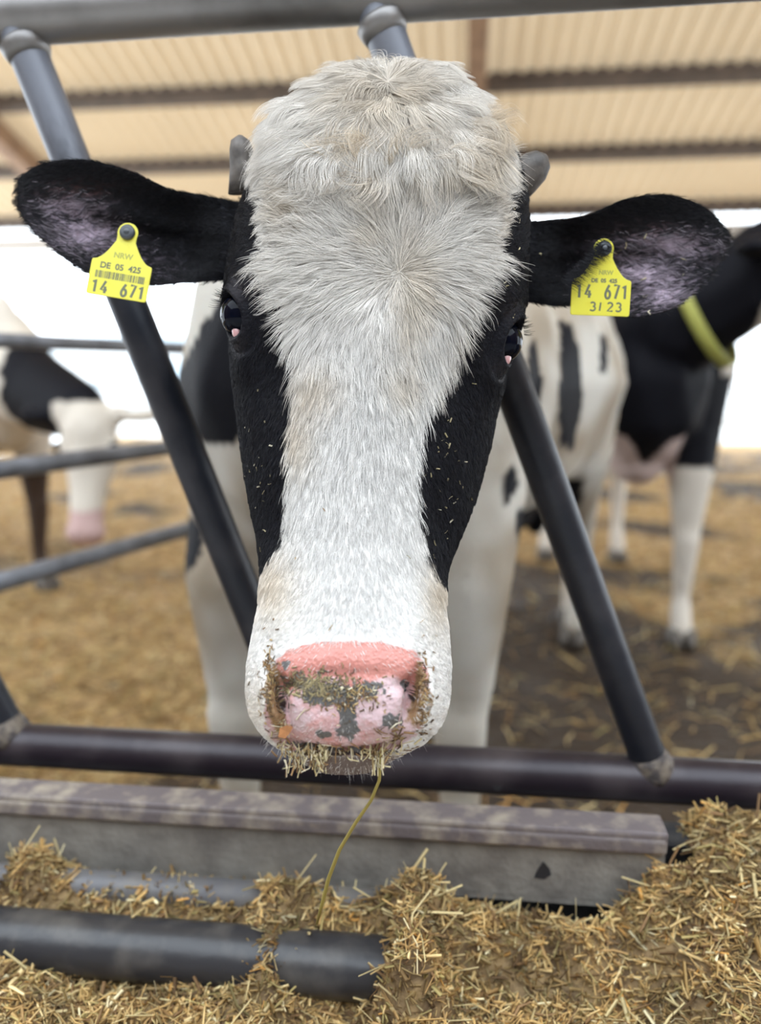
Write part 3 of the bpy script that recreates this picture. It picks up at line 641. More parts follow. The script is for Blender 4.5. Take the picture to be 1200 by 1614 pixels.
# --- coat pattern
WM = np.array([[60, 560, 690], [95, 540, 700], [130, 450, 748], [180, 412, 778], [240, 398, 806], [300, 403, 812], [350, 408, 800], [400, 416, 787], [418, 424, 772], [440, 436, 748], [500, 452, 735], [540, 462, 724], [580, 470, 702],
 [620, 468, 686], [650, 463, 670], [700, 458, 655], [750, 455, 651], [800, 453, 660], [850, 450, 668], [880, 430, 672], [895, 418, 680], [912, 400, 690], [924, 380, 702], [934, 300, 900], [1300, 300, 900]], float)
def white_amt(px, py, w, soft=8, jit=10):
    nz = (vnoise(w, 120, 41, 2)-.5)*2*jit; lft = np.interp(py, WM[:, 0], WM[:, 1]); rgt = np.interp(py, WM[:, 0], WM[:, 2])
    e = np.minimum(px-lft, rgt-px)+nz; return sst(-soft, soft, e)
TAN = [(745, 205, 45, 30, .5), (755, 165, 30, 20, .45), (560, 270, 45, 20, .45), (620, 290, 50, 22, .55), (690, 250, 40, 30, .35), (430, 215, 30, 14, .3), (610, 150, 60, 40, .30), (500, 600, 40, 40, .38), (630, 595, 30, 35, .3), (470, 680, 30, 50, .4), (430, 920, 40, 60, .5), (690, 930, 26, 60, .5), (470, 330, 30, 40, .25), (640, 470, 20, 80, .3), (400, 1120, 40, 60, .25), (700, 640, 16, 50, .35)]
def white_col(px, py, w):
    t = np.zeros(len(px))
    for (x, y, sx, sy, a) in TAN: t += a*np.exp(-((px-x)/sx)**2-((py-y)/sy)**2)
    t += .22*sst(.5, .8, vnoise(w, 30, 51, 3))*sst(900, 300, py)+.05+.12*sst(640, 400, py); t = np.clip(t, 0, .85)[:, None]
    return (1-t)*np.array([.86, .85, .83])+t*np.array([.56, .41, .22])
w = mverts(skin); px, py, dpt = pix(w)
nrm = np.empty(len(w)*3, dtype=np.float32); skin.vertices.foreach_get('normal', nrm); nrm = nrm.reshape(-1, 3); facing = -(nrm@F_)
head = (dpt < .93) & (px > 300) & (px < 880) & ~((py < 60))
coat = np.tile(BLK, (len(w), 1)).astype(float)
frontish = sst(-.35, 0.0, facing)*head*(dpt < .80)
wa = (white_amt(px, py, w)*frontish)[:, None]
lowjaw = (sst(920, 940, py)*head)[:, None]; wa = np.maximum(wa, lowjaw)
coat = coat*(1-wa)+white_col(px, py, w)*wa*(.62+.38*sst(700, 960, py))[:, None]  # skin below the long hair darkened, painted shade for depth
chin = (sst(1184, 1196, py)*(dpt < .75)*head)[:, None]; coat = coat*(1-chin)+np.array([.20, .16, .15])*chin  # chin underside coloured dark: painted shade below the lip
# greyish bare lids / brow
for (x, y, sx, sy, a) in ((374, 450, 14, 22, .6), (805, 478, 14, 26, .6), (372, 540, 12, 22, .5), (790, 585, 18, 20, .4), (400, 430, 25, 40, .25), (790, 440, 25, 40, .25)):
    g = (a*np.exp(-((px-x)/sx)**2-((py-y)/sy)**2)*head*(1-wa[:, 0]))[:, None]; coat = coat*(1-g)+np.array([.055, .05, .055])*g
# ears inside
earm = ((px < 345) | (px > 850)) & (dpt < .80)
for (x, y, sx, sy, a, rot) in ((112, 325, 45, 16, .75, 5), (140, 372, 60, 26, .9, 15), (215, 420, 60, 20, .35, 10), (1055, 385, 60, 18, .95, 10), (1010, 430, 60, 28, 1.0, 25), (1040, 465, 50, 22, .8, -20)):
    c_, s_ = math.cos(math.radians(rot)), math.sin(math.radians(rot)); dx, dy = px-x, py-y; g = a*np.exp(-((dx*c_+dy*s_)/sx)**2-((-dx*s_+dy*c_)/sy)**2)*(.65+.7*vnoise(w, 130, 61, 2))
    g = (np.clip(g, 0, 1)*earm*(facing > -.2))[:, None]; coat = coat*(1-g)+np.array([.40, .32, .39])*g
for (x, y, sx, sy) in ((130, 300, 60, 16), (1020, 365, 60, 14)):
    g = (.7*np.exp(-((px-x)/sx)**2-((py-y)/sy)**2)*earm)[:, None]; coat = coat*(1-g)+np.array([.05, .022, .018])*g
# body
body = (dpt > .95)
nz = (vnoise(w, 14, 71, 2)-.5); q1 = px+nz*14; q2 = py+nz*20
dirt = sst(.35, .75, vnoise(w, 7, 78, 3)+.12*sst(.8, .3, w[:, 2]))[:, None]; bc = np.array([.58, .55, .49])*(1-dirt)+np.array([.34, .28, .21])*dirt
def poly(pts):
    m = np.zeros(len(w), bool); n_ = len(pts)
    for i in range(n_):
        x1, y1 = pts[i]; x2, y2 = pts[(i+1) % n_]; c_ = ((y1 > q2) != (y2 > q2)) & (q1 < (x2-x1)*(q2-y1)/((y2-y1) if y2 != y1 else 1e-9)+x1); m ^= c_
    return m
blk = poly([(400, 430), (330, 500), (288, 585), (240, 600), (270, 690), (345, 698), (420, 690)]) | poly([(280, 800), (322, 830), (318, 875), (290, 905), (270, 900)])
blk |= poly([(829, 545), (845, 530), (856, 600), (848, 660), (835, 640)]) | poly([(880, 500), (900, 510), (916, 560), (920, 640), (905, 712), (884, 705), (878, 600)]) | poly([(940, 520), (953, 525), (960, 590), (948, 590)])
blk |= poly([(790, 770), (815, 735), (822, 760), (800, 800)]) | poly([(815, 810), (850, 800), (885, 850), (870, 890), (820, 885)]) | poly([(745, 330), (810, 300), (820, 480), (760, 600), (720, 520)])
bc[blk] = BLK; bc[(vnoise(w, 2.2, 77, 2) > .56) & (w[:, 1] > 2.2) & (w[:, 2] > .6)] = BLK
wb = sst(.88, 1.02, dpt)[:, None]*1.0
coat = np.where(body[:, None], bc, coat)
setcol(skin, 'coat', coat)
# muzzle masks
mk_ = np.zeros((len(w), 3)); fr = head & (facing > -.3) & (dpt < .68)
def gs(x, y, sx, sy, a=1, rot=0):
    c_, s_ = math.cos(math.radians(rot)), math.sin(math.radians(rot)); dx, dy = px-x, py-y; return a*np.exp(-((dx*c_+dy*s_)/sx)**2-((-dx*s_+dy*c_)/sy)**2)
pk = padm(px, py, w)
wht2 = np.clip(gs(522, 1082, 18, 12)+gs(610, 1082, 22, 10)+gs(625, 1150, 20, 16)+gs(470, 1135, 8, 10), 0, 1)
mk_[:, 0] = np.clip(pk-.0*wht2, 0, 1)
mk_[:, 1] = np.clip(gs(450, 1047, 9, 9, 1.0)+gs(480, 1078, 34, 12, .9, 15)+gs(530, 1095, 40, 17, .95, 5)+gs(585, 1085, 30, 15, .9)+gs(638, 1080, 7, 12, .9)+gs(548, 1122, 16, 12, .85)+gs(550, 1150, 18, 19, 1.1)+gs(512, 1157, 17, 8, 1.0)+gs(618, 1136, 22, 14, 1.0)+gs(500, 1100, 30, 12, .8)+gs(545, 1184, 95, 7, 1.1)+gs(478, 1172, 30, 6, .7), 0, 1.2)*.75
mk_[:, 2] = np.clip(gs(428, 1080, 12, 55, .95)+gs(662, 1090, 12, 50, .95)+gs(470, 1070, 30, 12, .7, 10)+gs(520, 1100, 40, 14, .55)+gs(440, 1130, 12, 40, .8)+gs(650, 1130, 20, 30, .6)+gs(540, 1190, 90, 6, .6), 0, 1)
mk_ *= fr[:, None]; setcol(skin, 'mask', mk_)
m2 = np.zeros((len(w), 3)); m2[:, 0] = np.clip(sst(1065, 1100, py)*.50+gs(522, 1080, 18, 12)+gs(612, 1078, 24, 12)+gs(625, 1150, 20, 16)+gs(470, 1135, 8, 10)+gs(600, 1115, 30, 18, .6), 0, 1)
m2[:, 1] = np.clip(gs(444, 1103, 7, 26, 1.1, -12)+gs(649, 1099, 7, 26, 1.1, 14)+gs(545, 1187, 95, 5, 1.0), 0, 1); setcol(skin, 'mask2', m2*fr[:, None])  # nostrils and mouth line darkened: dark skin plus painted shade inside
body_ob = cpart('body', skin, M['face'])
hooves_me = []
hr = empty('hoof_frame'); 
bpy.data.objects.remove(hr)
for (x, y) in feet:
    cpt = T(np.array([x, y, 0.]))
    n0 = len(cow.children); hooves(cow, [(cpt[0], cpt[1])], (fwd[0], fwd[1]))
for ch in cow.children:
    if ch.name.startswith('hoof'): ch.matrix_parent_inverse = INV
# eyeballs
_s = bmesh.new(); bmesh.ops.create_uvsphere(_s, u_segments=48, v_segments=32, radius=1); SV = np.array([v.co[:] for v in _s.verts]); SF = [[v.index for v in f.verts] for f in _s.faces]; _s.free()
for (E, n_, t1, t2, nx) in EYES:
    c = E-n_*.0098; Rb = np.stack([t1, t2, n_], 1); v = (SV*np.array([.0185, .0175, .0165]))@Rb.T+c
    e = cpart('eye', mesh(uvw(v), SF), M['eye'])
    v = (SV*np.array([.0062, .0042, .0032]))@Rb.T+(E+t1*.0158-n_*.0012+t2*.002*nx)
    cpart('tear_duct', mesh(uvw(v), SF), M['lid'])
# horns
def horn(pts, rads):
    V, Fc = tube(pts, rads, 24); return cpart('horn', mesh(V, Fc), M['horn'])
horn([P(392, 300, .70), P(384, 262, .695), P(380, 235, .69), P(379, 222, .688), P(379, 215, .688)], [.019, .0125, .0105, .0085, .003])
horn([P(800, 300, .70), P(826, 278, .69), P(845, 262, .685), P(856, 251, .682), P(861, 246, .682)], [.019, .017, .0145, .010, .003])

# --- ear tags
def tag_outline():
    pts = [(-47, 58), (-50, 55), (-50, 3), (-47, 0), (47, 0), (50, 3), (50, 55), (47, 58)]
    L = [(-50+0, 4), (-49, 1), (-46, 0), (46, 0), (49, 1), (50, 4), (50, 56), (49, 59)]
    for t in np.linspace(0, 1, 9)[1:]:
        L.append((49-33*t**.72*1.0, 59+36*t**1.35))
    for a in np.linspace(-20, 200, 22): L.append((17*math.cos(math.radians(a)), 110+17*math.sin(math.radians(a))))
    for t in np.linspace(1, 0, 9)[:-1]:
        L.append((-49+33*t**.72, 59+36*t**1.35))
    L += [(-49, 59), (-50, 56)]; return L
def text_mesh(s, size):
    cu = bpy.data.curves.new('t', 'FONT'); cu.body = s; cu.size = size; cu.extrude = .15; cu.offset = .42; cu.align_x = 'CENTER'; ob = bpy.data.objects.new('t', cu); COL.objects.link(ob)
    dg = bpy.context.evaluated_depsgraph_get(); me = bpy.data.meshes.new_from_object(ob.evaluated_get(dg)); bpy.data.objects.remove(ob); return me
def eartag(origin_px, depth, rot, tiltv, label, second, sc=1.0, loop=True):
    u_ = depth/FPX*sc; a = math.radians(rot)
    ex = R_*math.cos(a)-U_*math.sin(a); ey = U_*math.cos(a)+R_*math.sin(a); en = -F_
    ey = ey*math.cos(tiltv)+en*math.sin(tiltv)*-1; ey /= np.linalg.norm(ey); en = np.cross(ex, ey)
    O = P(*origin_px, depth)
    TF = lambda x, y, z=0: O+(ex*x+ey*y+en*z)*u_
    L = tag_outline(); n_ = len(L); V = [TF(x, y, 0) for x, y in L]+[TF(x, y, 2.4) for x, y in L]
    Fc = [tuple(range(n_-1, -1, -1)), tuple(range(n_, 2*n_))]+[(i, (i+1) % n_, n_+(i+1) % n_, n_+i) for i in range(n_)]
    t = cpart('ear_tag', mesh(V, Fc), M['yellow'], False); t['label'] = label; bevel(t, .0004, 2)
    def sub(name, V, Fc, m, sm=False):
        s_ = obj(name, mesh(V, Fc), m, t, sm); return s_
    def put(txt, x, y, size, sx=1.0, m='ink', shear=0):
        me = text_mesh(txt, size); v = mverts(me); 
        s_ = obj('lettering', mesh([TF(x+q[0]*sx+q[1]*shear, y+q[1], 2.45+q[2]) for q in v], [tuple(f.vertices) for f in me.polygons]), M[m], t, False)
    def stroke(pts, x, y, W_, H_, r):
        V, Fc = tube([(x+p[0]*W_, y+p[1]*H_, 2.5) for p in pts], r, 8); V = [TF(v[0], v[1], 2.4+(v[2]-2.5)*.12+.1) for v in V]; return V, Fc
    arc = lambda cx_, cy_, rx, ry, a0, a1, n_=14: [(cx_+rx*math.cos(math.radians(a0+(a1-a0)*i/n_)), cy_+ry*math.sin(math.radians(a0+(a1-a0)*i/n_))) for i in range(n_+1)]
    G_ = {'1': [[(.0, .80), (.34, 1), (.34, 0)]], '4': [[(.52, 0), (.52, .55)], [(.50, 1), (.0, .26), (.78, .26)]], '6': [[(.52, 1), (.30, .76), (.07, .40)]+arc(.36, .29, .31, .29, 160, 520, 22)],
          '7': [[(0, 1), (.66, 1), (.22, 0)]], '2': [arc(.32, .74, .30, .26, 160, -30)+[(.0, 0), (.68, .02)]], '3': [arc(.30, .74, .28, .25, 150, -80)+arc(.30, .27, .33, .27, 80, -150)], '/': [[(.12, 0), (.22, 1)]]}
    def digits(txt, x, y, W_, H_, adv, r):
        for ch in txt:
            if ch in G_:
                V, Fc = [], []
                for st_ in G_[ch]:
                    v, f = stroke(st_, x, y, W_, H_, r); Fc += [tuple(i+len(V) for i in q) for q in f]; V += v
                obj('digit', mesh(V, Fc), M['ink'], t, False)
            x += adv if ch != ' ' else adv*1.27
    if not second:
        put('NRW', 0, 66, 13, m='inkfaint'); put('DE  05  425', -1, 46, 14); digits('14 671', -41, 4.5, 12.5, 20, 14.6, 2.1)
        V, Fc = [], []; x = -40
        k = 0
        while x < 40:
            wd = random.choice((.9, 1.4, 2.2)); n0 = len(V); V += [TF(x, 29, 2.6), TF(x+wd, 29, 2.6), TF(x+wd, 41, 2.6), TF(x, 41, 2.6)]; Fc.append((n0, n0+1, n0+2, n0+3)); x += wd+random.choice((.7, 1.1, 1.6)); k += 1
        sub('barcode', V, Fc, M['inkfaint'] if False else M['ink'])
    else:
        put('NRW', 6, 68, 10, m='inkfaint'); put('DE  05  425', 4, 55, 9, m='ink'); digits('14 671', -41, 29, 12.5, 22, 14.6, 2.1); digits('3/23', -17, 8, 13.5, 14, 14.5, 1.5)
    # stud
    V, Fc = [], []
    rings = [(0, 12.5), (4, 12.5), (6, 11), (7.5, 7), (6.6, 5), (8.5, 3.6), (9, .5)]
    for z, r in rings:
        for k in range(28): an = 2*math.pi*k/28; V.append(TF(r*math.cos(an), 110+r*math.sin(an), 2.4+z))
    for i in range(len(rings)-1):
        for k in range(28): k2 = (k+1) % 28; Fc.append((i*28+k, i*28+k2, (i+1)*28+k2, (i+1)*28+k))
    Fc.append(tuple((len(rings)-1)*28+k for k in range(28))); sub('stud', V, Fc, M['stud'], True)
    return t
eartag((183, 470), .694, 9.5, .05, 'yellow ear tag with barcode on the left ear', False, .96)
eartag((945, 498), .694, 2.0, -.10, 'yellow ear tag dated 3/23 on the right ear', True, .93)

# ================================================================== FUR (real strands, combed)
def hairs(name, root, nrm_, dirs, length, lift, rad, colr, npts=7, clump=None, curl=0.0, curlf=2.0, m=None, sag=0.0):
    n = len(root); t = np.linspace(0, 1, npts)[None, :, None]
    side = np.cross(nrm_, dirs); side /= np.linalg.norm(side, axis=1)[:, None]+1e-9
    L = length[:, None, None]
    ph = clump['phase'][:, None, None] if clump else 0
    pts = root[:, None]+dirs[:, None]*L*t*(1-.15*t)+nrm_[:, None]*L*(lift[:, None, None]*t-(.55*lift[:, None, None])*t*t)
    if clump is not None:
        cr = clump['curl'][:, None, None]
        pts = pts+side[:, None]*L*cr*np.sin(t*curlf+ph)*t+nrm_[:, None]*L*np.abs(cr)*.35*np.cos(t*curlf*1.3+ph)*t
        pts = pts+(clump['root']-root)[:, None]*clump['amt'][:, None, None]*(t**1.3)
    pts += -U_[None, None]*sag*L*t*t
    cu = bpy.data.hair_curves.new(name); cu.add_curves([npts]*n)
    cu.points.foreach_set('position', pts.astype(np.float32).ravel())
    ra = cu.attributes.get('radius') or cu.attributes.new('radius', 'FLOAT', 'POINT')
    rr = (rad[:, None]*(1-.85*np.linspace(0, 1, npts)[None]**1.8)).astype(np.float32); ra.data.foreach_set('value', rr.ravel())
    ca = cu.attributes.new('coat', 'FLOAT_COLOR', 'CURVE'); c4 = np.ones((n, 4), np.float32); c4[:, :3] = colr; ca.data.foreach_set('color', c4.ravel())
    ob = bpy.data.objects.new(name, cu); COL.objects.link(ob); cu.materials.append(m); ob.parent = cow; ob.matrix_parent_inverse = INV; ob['kind'] = 'stuff'; return ob
M['hair_w'] = mat('white_hair', rough=.5, spec=.25, attr='coat'); M['hair_b'] = mat('black_hair', rough=.5, spec=.18, attr='coat')
# triangles of the skin
skin.calc_loop_triangles(); nt_ = len(skin.loop_triangles); tv = np.empty(nt_*3, np.int32); skin.loop_triangles.foreach_get('vertices', tv); tv = tv.reshape(-1, 3)
cen = w[tv].mean(1); tpx, tpy, td = pix(cen); tn = np.cross(w[tv[:, 1]]-w[tv[:, 0]], w[tv[:, 2]]-w[tv[:, 0]]); area = np.linalg.norm(tn, axis=1)/2; tn = tn/(2*area[:, None]+1e-12)
vd = (cen-CAM); vd /= np.linalg.norm(vd, axis=1)[:, None]; tf = -(tn*vd).sum(1)
ok = (tf > -.45) & (td < .86)
def sample(n, wt):
    pr = area*ok*wt; pr = pr/pr.sum(); j = RNG.choice(len(pr), n, p=pr); r1 = np.sqrt(RNG.random(n))[:, None]; r2 = RNG.random(n)[:, None]
    t_ = tv[j]; p = w[t_[:, 0]]*(1-r1)+w[t_[:, 1]]*(r1*(1-r2))+w[t_[:, 2]]*(r1*r2); nn = nrm[t_[:, 0]].astype(float)
    return p, nn
def clumps(px, py, g, seed):
    gx, gy = np.floor(px/g).astype(np.int64), np.floor(py/g).astype(np.int64); best = np.full(len(px), 1e9); bx = np.zeros(len(px)); by = np.zeros(len(px)); h = np.zeros(len(px)); h2 = h.copy(); h3 = h.copy()
    for dx in (-1, 0, 1):
        for dy in (-1, 0, 1):
            i, j = gx+dx, gy+dy; z0 = i*0
            cx_ = (i+hash3(i, j, z0, seed))*g; cy_ = (j+hash3(i, j, z0, seed+1))*g; d = (px-cx_)**2+(py-cy_)**2; m = d < best
            best = np.where(m, d, best); bx = np.where(m, cx_, bx); by = np.where(m, cy_, by); h = np.where(m, hash3(i, j, z0, seed+2), h); h2 = np.where(m, hash3(i, j, z0, seed+3), h2); h3 = np.where(m, hash3(i, j, z0, seed+4), h3)
    return bx, by, h, h2, h3
def field(px, py):
    """combing direction on the face: crown tuft, whorl, then straight down the nose"""
    x1, y1 = px-612, py-128; r1 = np.hypot(x1, y1)+8; A = np.stack([x1/r1, y1/r1*.9+.05], 1)
    x2, y2 = px-628+RNG.normal(size=len(px))*4, py-432+RNG.normal(size=len(px))*4; r2 = np.hypot(x2, y2)+3
    Bf = np.stack([x2/r2, y2/r2], 1)
    # below the whorl the flow turns straight down, fanning slightly outwards
    mid = np.interp(py, [430, 560, 700, 900], [615, 588, 562, 556]); Cc = np.stack([(px-mid)/170*.55, np.ones_like(px)], 1)
    wA = sst(330, 200, py+24*(vnoise(np.stack([px, py, px*0], 1), 1/30., 700)-.5)); wC = sst(445, 560, py)
    D = A*wA[:, None]+Bf*((1-wA)*(1-wC))[:, None]+Cc*wC[:, None]
    mz = sst(960, 1040, py)[:, None]; out_ = np.stack([(px-550)/90, .6+0*px], 1); D = D*(1-mz)+out_*mz
    return D/(np.linalg.norm(D, axis=1)[:, None]+1e-9)
def comb(D, nn):
    v = D[:, :1]*R_-D[:, 1:]*U_; v = v-nn*(v*nn).sum(1)[:, None]; return v/(np.linalg.norm(v, axis=1)[:, None]+1e-9)
def make_fur(n, kind):
    zone = (tpx > 300)&(tpx < 880)&(td < .84)
    if kind == 'white':
        wt = zone*white_amt(tpx, tpy, cen, 6, 8)*(1+1.2*sst(330, 200, tpy))*(td < .78)
        wt *= 1-.96*sst(1176, 1188, tpy)
        wt *= 1-.97*padm(tpx, tpy, cen)
    else: wt = zone*(1-white_amt(tpx, tpy, cen, 6, 8))*(tpy < 945)
    p, nn = sample(n, wt); px, py, d = pix(p)
    D = field(px, py)
    lowf = (vnoise(np.stack([px, py, px*0], 1), 1/52., 600, 2)-.5)*2
    if kind == 'white':
        res = [clumps(px, py, gg, 100) for gg in (8.5, 6.5, 5.0)]
        sel = np.where(py < 320, 0, np.where(py < 600, 1, 2)); bx, by, h, h2, h3 = [np.choose(sel, [res[0][k], res[1][k], res[2][k]]) for k in range(5)]
        ln = np.interp(py, [90, 150, 230, 300, 420, 520, 620, 760, 900, 980, 1010, 1200], [.030, .038, .040, .032, .025, .021, .017, .013, .010, .006, .004, .0035])*(.55+.9*h2)*RNG.uniform(.65, 1.15, n)
        edge = np.minimum(px-np.interp(py, WM[:, 0], WM[:, 1]), np.interp(py, WM[:, 0], WM[:, 2])-px); ln = ln*np.where(py < 400, .34+.66*sst(0, 75, edge+(150-py).clip(0)*.8), 1)
        amt = np.interp(py, [300, 600, 900, 1000], [.80, .72, .55, .15]); curly = np.clip(sum(a*np.exp(-((px-x)/sx)**2-((py-y)/sy)**2) for (x, y, sx, sy, a) in ((600, 272, 110, 26, 1), (755, 205, 45, 40, .8), (545, 230, 50, 30, .6), (600, 105, 40, 18, .8), (690, 235, 60, 30, .6), (610, 150, 70, 30, .4))), 0, 1)
        rotn = (h-.5)*np.interp(py, [100, 240, 330, 500, 700, 1000], [.55, .6, .5, .45, .38, .5])*(1+1.6*curly)+lowf*np.interp(py, [100, 300, 450, 700], [.9, .75, .5, .25])*(1+.7*curly)
        lift = np.interp(py, [100, 300, 600, 900], [.36, .34, .30, .22])*(1+.6*curly)*(1-.35*sst(150, 200, np.abs(px-605)))
        curl = (h3-.5)*np.interp(py, [100, 330, 500, 700], [.42, .38, .28, .2])*(1+1.6*curly)+lowf*.35*sst(600, 300, py)
        colr = white_col(px, py, p)*(.72+.34*RNG.random((n, 1)))*(.74+.34*h2[:, None])
        rad = np.interp(py, [300, 900, 1000], [.00019, .00017, .00014])*RNG.uniform(.8, 1.25, n)
    else:
        bx, by, h, h2, h3 = clumps(px, py, 6.0, 200)
        ln = .0065*(.7+.6*h2)*np.where(np.minimum(np.abs(px-360), np.abs(px-830)) < 20, 1.0, 1)*np.where((py < 330), 1.7, 1)
        # thin and short around the eyes
        for (E, n_, t1, t2, nx) in EYES:
            r_ = np.linalg.norm(p-uvw(E), axis=1); ln = np.where(r_ < .036, ln*.35, ln); ln = np.where(r_ < .022, .0003, ln)
        amt = np.full(n, .4); rotn = (h-.5)*.7; lift = np.full(n, .32); curl = (h3-.5)*.3
        colr = np.array([.009, .009, .012])*(.5+1.0*RNG.random((n, 1))); rad = np.full(n, .00016)
    rotn = rotn+RNG.normal(size=n)*.10; c_, s_ = np.cos(rotn), np.sin(rotn); D = np.stack([D[:, 0]*c_-D[:, 1]*s_, D[:, 0]*s_+D[:, 1]*c_], 1)
    dr = comb(D, nn); croot = p+((bx-px)*d/FPX)[:, None]*R_-((by-py)*d/FPX)[:, None]*U_; off = croot-p; off -= nn*(off*nn).sum(1)[:, None]; croot = p+off
    return hairs('white_hair' if kind == 'white' else 'black_hair', p, nn, dr, ln, lift, rad, colr, 7 if kind == 'white' else 5, dict(phase=h*6.28, curl=curl, root=croot, amt=amt), curlf=3.2, m=M['hair_w'] if kind == 'white' else M['hair_b'], sag=.12 if kind == 'white' else 0)
make_fur(190000, 'white'); make_fur(80000, 'black')
# ear fringe and inner ear hair
def ear_fur(n):
    wt = ((tpx < 350)|(tpx > 845))*(td < .80)*1.0; p, nn = sample(n, wt); px, py, d = pix(p); left = px < 600
    D = np.stack([np.where(left, -1., 1.), .15+.0*px], 1); _, _, h, h2, h3 = clumps(px, py, 8, 300)
    a = (h-.5)*1.2; c_, s_ = np.cos(a), np.sin(a); D = np.stack([D[:, 0]*c_-D[:, 1]*s_, D[:, 0]*s_+D[:, 1]*c_], 1); dr = comb(D, nn)
    inner = np.zeros(n)
    for (x, y, sx, sy) in ((112, 325, 45, 16), (140, 372, 60, 26), (1055, 385, 60, 18), (1010, 430, 60, 28), (1040, 465, 50, 22)): inner = np.maximum(inner, np.exp(-((px-x)/sx)**2-((py-y)/sy)**2))
    fr_ = -(nn@F_) > 0; inner = inner*fr_
    keep_ = RNG.random(n) > inner*.72; p, nn, px, py, d, left, D, h, h2, h3, dr, inner = [q[keep_] for q in (p, nn, px, py, d, left, D, h, h2, h3, dr, inner)]; n = len(px)
    colr = np.where((RNG.random(n) < inner*.6)[:, None], np.array([.30, .26, .30]), np.array([.009, .009, .011]))*(.6+.8*RNG.random((n, 1)))
    hairs('ear_hair', p, nn, dr, .006*(.6+.9*h2)*(1+.8*inner), np.full(n, .35), np.full(n, .00015), colr, 5, dict(phase=h*6.28, curl=(h3-.5)*.4, root=p, amt=np.zeros(n)), m=M['hair_b'])
ear_fur(34000)
# whiskers under the chin and lashes
def whisk():
    n = 170; px = RNG.uniform(420, 680, n); py = np.interp(px, [420, 470, 545, 610, 680], [1150, 1188, 1205, 1190, 1140])-RNG.uniform(0, 14, n)
    p = np.array([P(x, y, .585) for x, y in zip(px, py)]); dr = np.stack([(px-550)/160+RNG.normal(size=n)*.25, np.zeros(n)-.3, -np.ones(n)], 1); dr /= np.linalg.norm(dr, axis=1)[:, None]
    nn = np.tile(-F_, (n, 1)); hairs('whiskers', p, nn, dr, RNG.uniform(.005, .020, n), np.full(n, .3), np.full(n, .00009), np.tile([.75, .72, .68], (n, 1)), 5, dict(phase=RNG.random(n)*6, curl=RNG.normal(size=n)*.1, root=p, amt=np.zeros(n)), m=M['hair_w'])
    R2, D2 = [], []
    for (E, n_, t1, t2, nx) in EYES:
        for k in range(44):
            th_ = RNG.uniform(-.9, .9); a = -.0185*math.cos(th_)*1.05; bq = .0125*math.sin(th_)*1.15
            R2.append(uvw(E+t1*a+t2*bq+n_*.001)); D2.append((-t1*math.cos(th_)*.5+t2*math.sin(th_)*.5+n_*1.0))
    D2 = np.array(D2); D2 = D2[:, :1]*R_-D2[:, 1:2]*U_+D2[:, 2:3]*F_; D2 /= np.linalg.norm(D2, axis=1)[:, None]; R2 = np.array(R2).reshape(-1, 3); n = len(R2)
    hairs('eyelashes', R2, np.tile(-U_, (n, 1)), D2, RNG.uniform(.007, .012, n), np.full(n, .3), np.full(n, .00018), np.tile([.008, .008, .01], (n, 1)), 5, dict(phase=RNG.random(n), curl=RNG.normal(size=n)*.1, root=R2, amt=np.zeros(n)), m=M['hair_b'])
whisk()
def tag_cover(n=420):                         # ear hair falling over the shoulder of the right tag
    t = RNG.random(n); px = 951-58*t+RNG.normal(size=n)*4-4; py = 384+64*t+RNG.normal(size=n)*4-3; p = np.array([P(x, y, .683) for x, y in zip(px, py)])
    D = np.stack([np.ones(n), .45+RNG.normal(size=n)*.16], 1); dr = D[:, :1]*R_-D[:, 1:]*U_; dr /= np.linalg.norm(dr, axis=1)[:, None]
    hairs('ear_hair', p, np.tile(-F_, (n, 1)), dr, RNG.uniform(.008, .019, n), np.full(n, .08), np.full(n, .00016), np.tile([.009, .009, .012], (n, 1)), 5, dict(phase=RNG.random(n)*6, curl=RNG.normal(size=n)*.12, root=p, amt=np.zeros(n)), m=M['hair_b'])
tag_cover()
# feed scraps stuck to the muzzle and face
bvh = BVHTree.FromPolygons([tuple(v) for v in w[tv[td < .9]].reshape(-1, 3)], [(3*i, 3*i+1, 3*i+2) for i in range(int((td < .9).sum()))])
def hit(px, py):
    r = P(px, py, 1)-CAM; r /= np.linalg.norm(r); h = bvh.ray_cast(Vector(CAM), Vector(r)); return (np.array(h[0]), np.array(h[1])) if h[0] is not None else (None, None)
rt, dr, lens_, cl = [], [], [], []
def scatter(n, x, y, sx, sy, lo, hi, pal):
    for _ in range(n):
        h, nn = hit(random.gauss(x, sx), random.gauss(y, sy))
        if h is None: continue
        if nn.dot(F_) > 0: nn = -nn
        v = RNG.normal(size=3); v -= nn*v.dot(nn)*.93; rt.append(h+nn*.0006); dr.append(v); lens_.append(random.uniform(lo, hi)); cl.append(random.choice(pal))
D_ = [(.22, .13, .06), (.33, .2, .09), (.45, .32, .15), (.12, .08, .05)]; Lg2 = [(.5, .45, .33), (.35, .3, .18), (.2, .17, .1), (.28, .24, .13)]; Lg = [(.75, .68, .5), (.6, .52, .3), (.7, .6, .35)]
scatter(130, 425, 1080, 7, 34, .002, .006, D_); scatter(130, 668, 1096, 7, 34, .002, .006, D_); scatter(420, 495, 1082, 34, 12, .0015, .005, [(.25, .2, .11), (.35, .29, .15), (.15, .13, .1)]); scatter(160, 560, 1100, 28, 14, .0015, .004, D_+Lg[:1])
scatter(40, 445, 1150, 10, 16, .004, .012, D_+Lg); scatter(45, 625, 1165, 14, 12, .004, .011, D_+Lg); scatter(60, 540, 1182, 60, 5, .004, .010, D_+Lg)
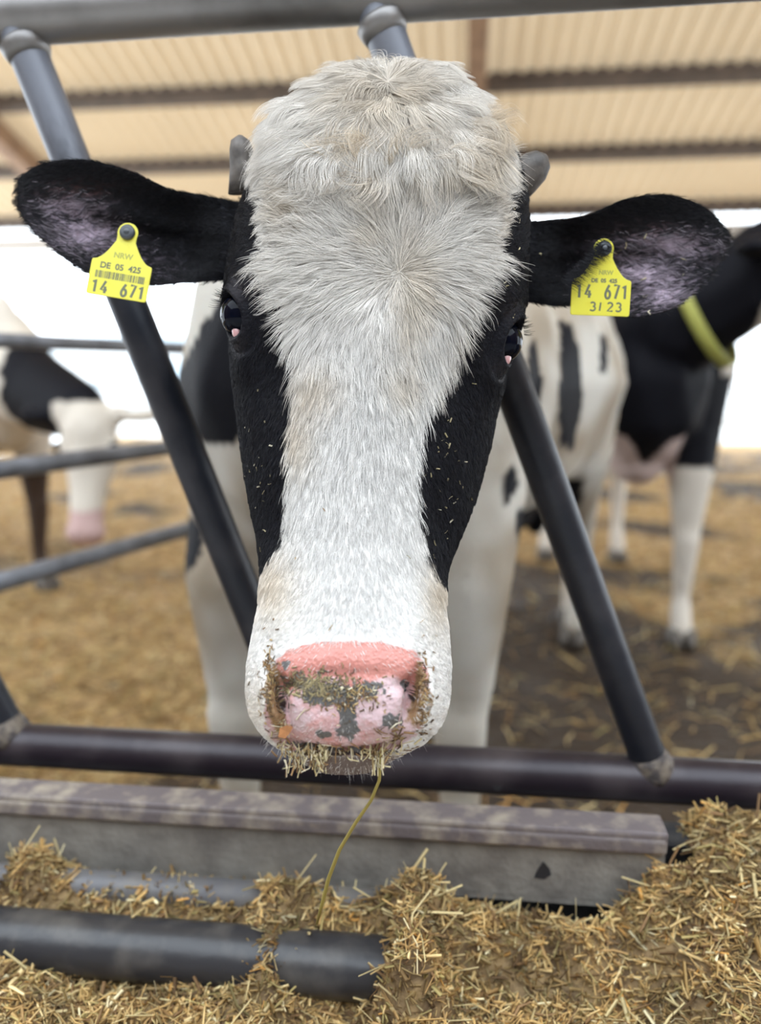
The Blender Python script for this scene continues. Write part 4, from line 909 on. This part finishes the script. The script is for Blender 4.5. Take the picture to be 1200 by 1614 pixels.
scatter(40, 700, 790, 24, 80, .0015, .0055, Lg2); scatter(24, 405, 760, 16, 70, .0015, .005, Lg2); scatter(14, 800, 400, 30, 60, .002, .005, Lg); scatter(12, 1030, 430, 50, 40, .003, .007, Lg); scatter(14, 540, 760, 70, 100, .002, .005, D_); scatter(8, 455, 312, 8, 10, .005, .01, [(.55, .28, .08), (.4, .3, .15)])
for _ in range(150):                            # clots hanging under the lip
    x = random.choice([random.gauss(463, 10), random.gauss(492, 12), random.gauss(508, 5), random.gauss(594, 7), random.uniform(450, 610)]); y = random.uniform(1178, 1212) if x < 520 or x > 585 else random.uniform(1180, 1196)
    rt.append(P(x, y, .566)); v = RNG.normal(size=3)*.4; v[2] -= 1; dr.append(v); lens_.append(random.uniform(.006, .016)); cl.append(random.choice(D_+Lg+Lg))
rt, dr, lens_, cl = map(np.array, (rt, dr, lens_, cl)); Vq, Fq, c = blades(rt, dr, lens_, RNG.uniform(.00035, .0010, len(rt)), cl, .12)
me = fastmesh(Vq, Fq); setcol(me, 'coat', c); sc_ = obj('feed_scraps', me, M['straw'], None, False); tag(sc_, 'small scraps of chopped straw stuck to the cow face and muzzle', 'straw', kind='stuff')
# brown leaf flake by the left nostril
h = P(450, 1152, .556); V = [h+R_*x*.001+U_*y*.001-F_*z*.001 for x, y, z in ((-5, -4, 1.5), (-4, 2, .3), (1, 4.5, 1.6), (6, 3.5, 3), (3.5, -1, 1), (0, -5.5, 0), (0, 0, .2))]
V2 = [v+F_*.0006 for v in V]; Fc = [(i, (i+1) % 6, 6) for i in range(6)]+[((i+1) % 6+7, i+7, 13) for i in range(6)]+[(i, i+7, (i+1) % 6+7, (i+1) % 6) for i in range(6)]
fk = obj('leaf_flake', mesh(V+V2, Fc), mat('brown_leaf', (.40, .17, .06), .45), smooth=False); tag(fk, 'brown leaf flake stuck beside the cow left nostril', 'leaf')
# long stalk hanging from the mouth
pth = [P(601, 1178, .566), P(600, 1200, .567), P(598, 1230, .575), P(585, 1262, .59), P(560, 1298, .61), P(535, 1340, .63), P(518, 1385, .65), P(508, 1425, .665), P(500, 1455, .68)]
V, Fc = tube(pth, [.0007, .0011, .0012, .0013, .0015, .0016, .0017, .0017, .0012], 8); sk = obj('straw_stalk', mesh(V, Fc), mat('green_straw', (.33, .27, .07), .5)); tag(sk, 'long thin straw stalk dangling from the cow mouth', 'straw')
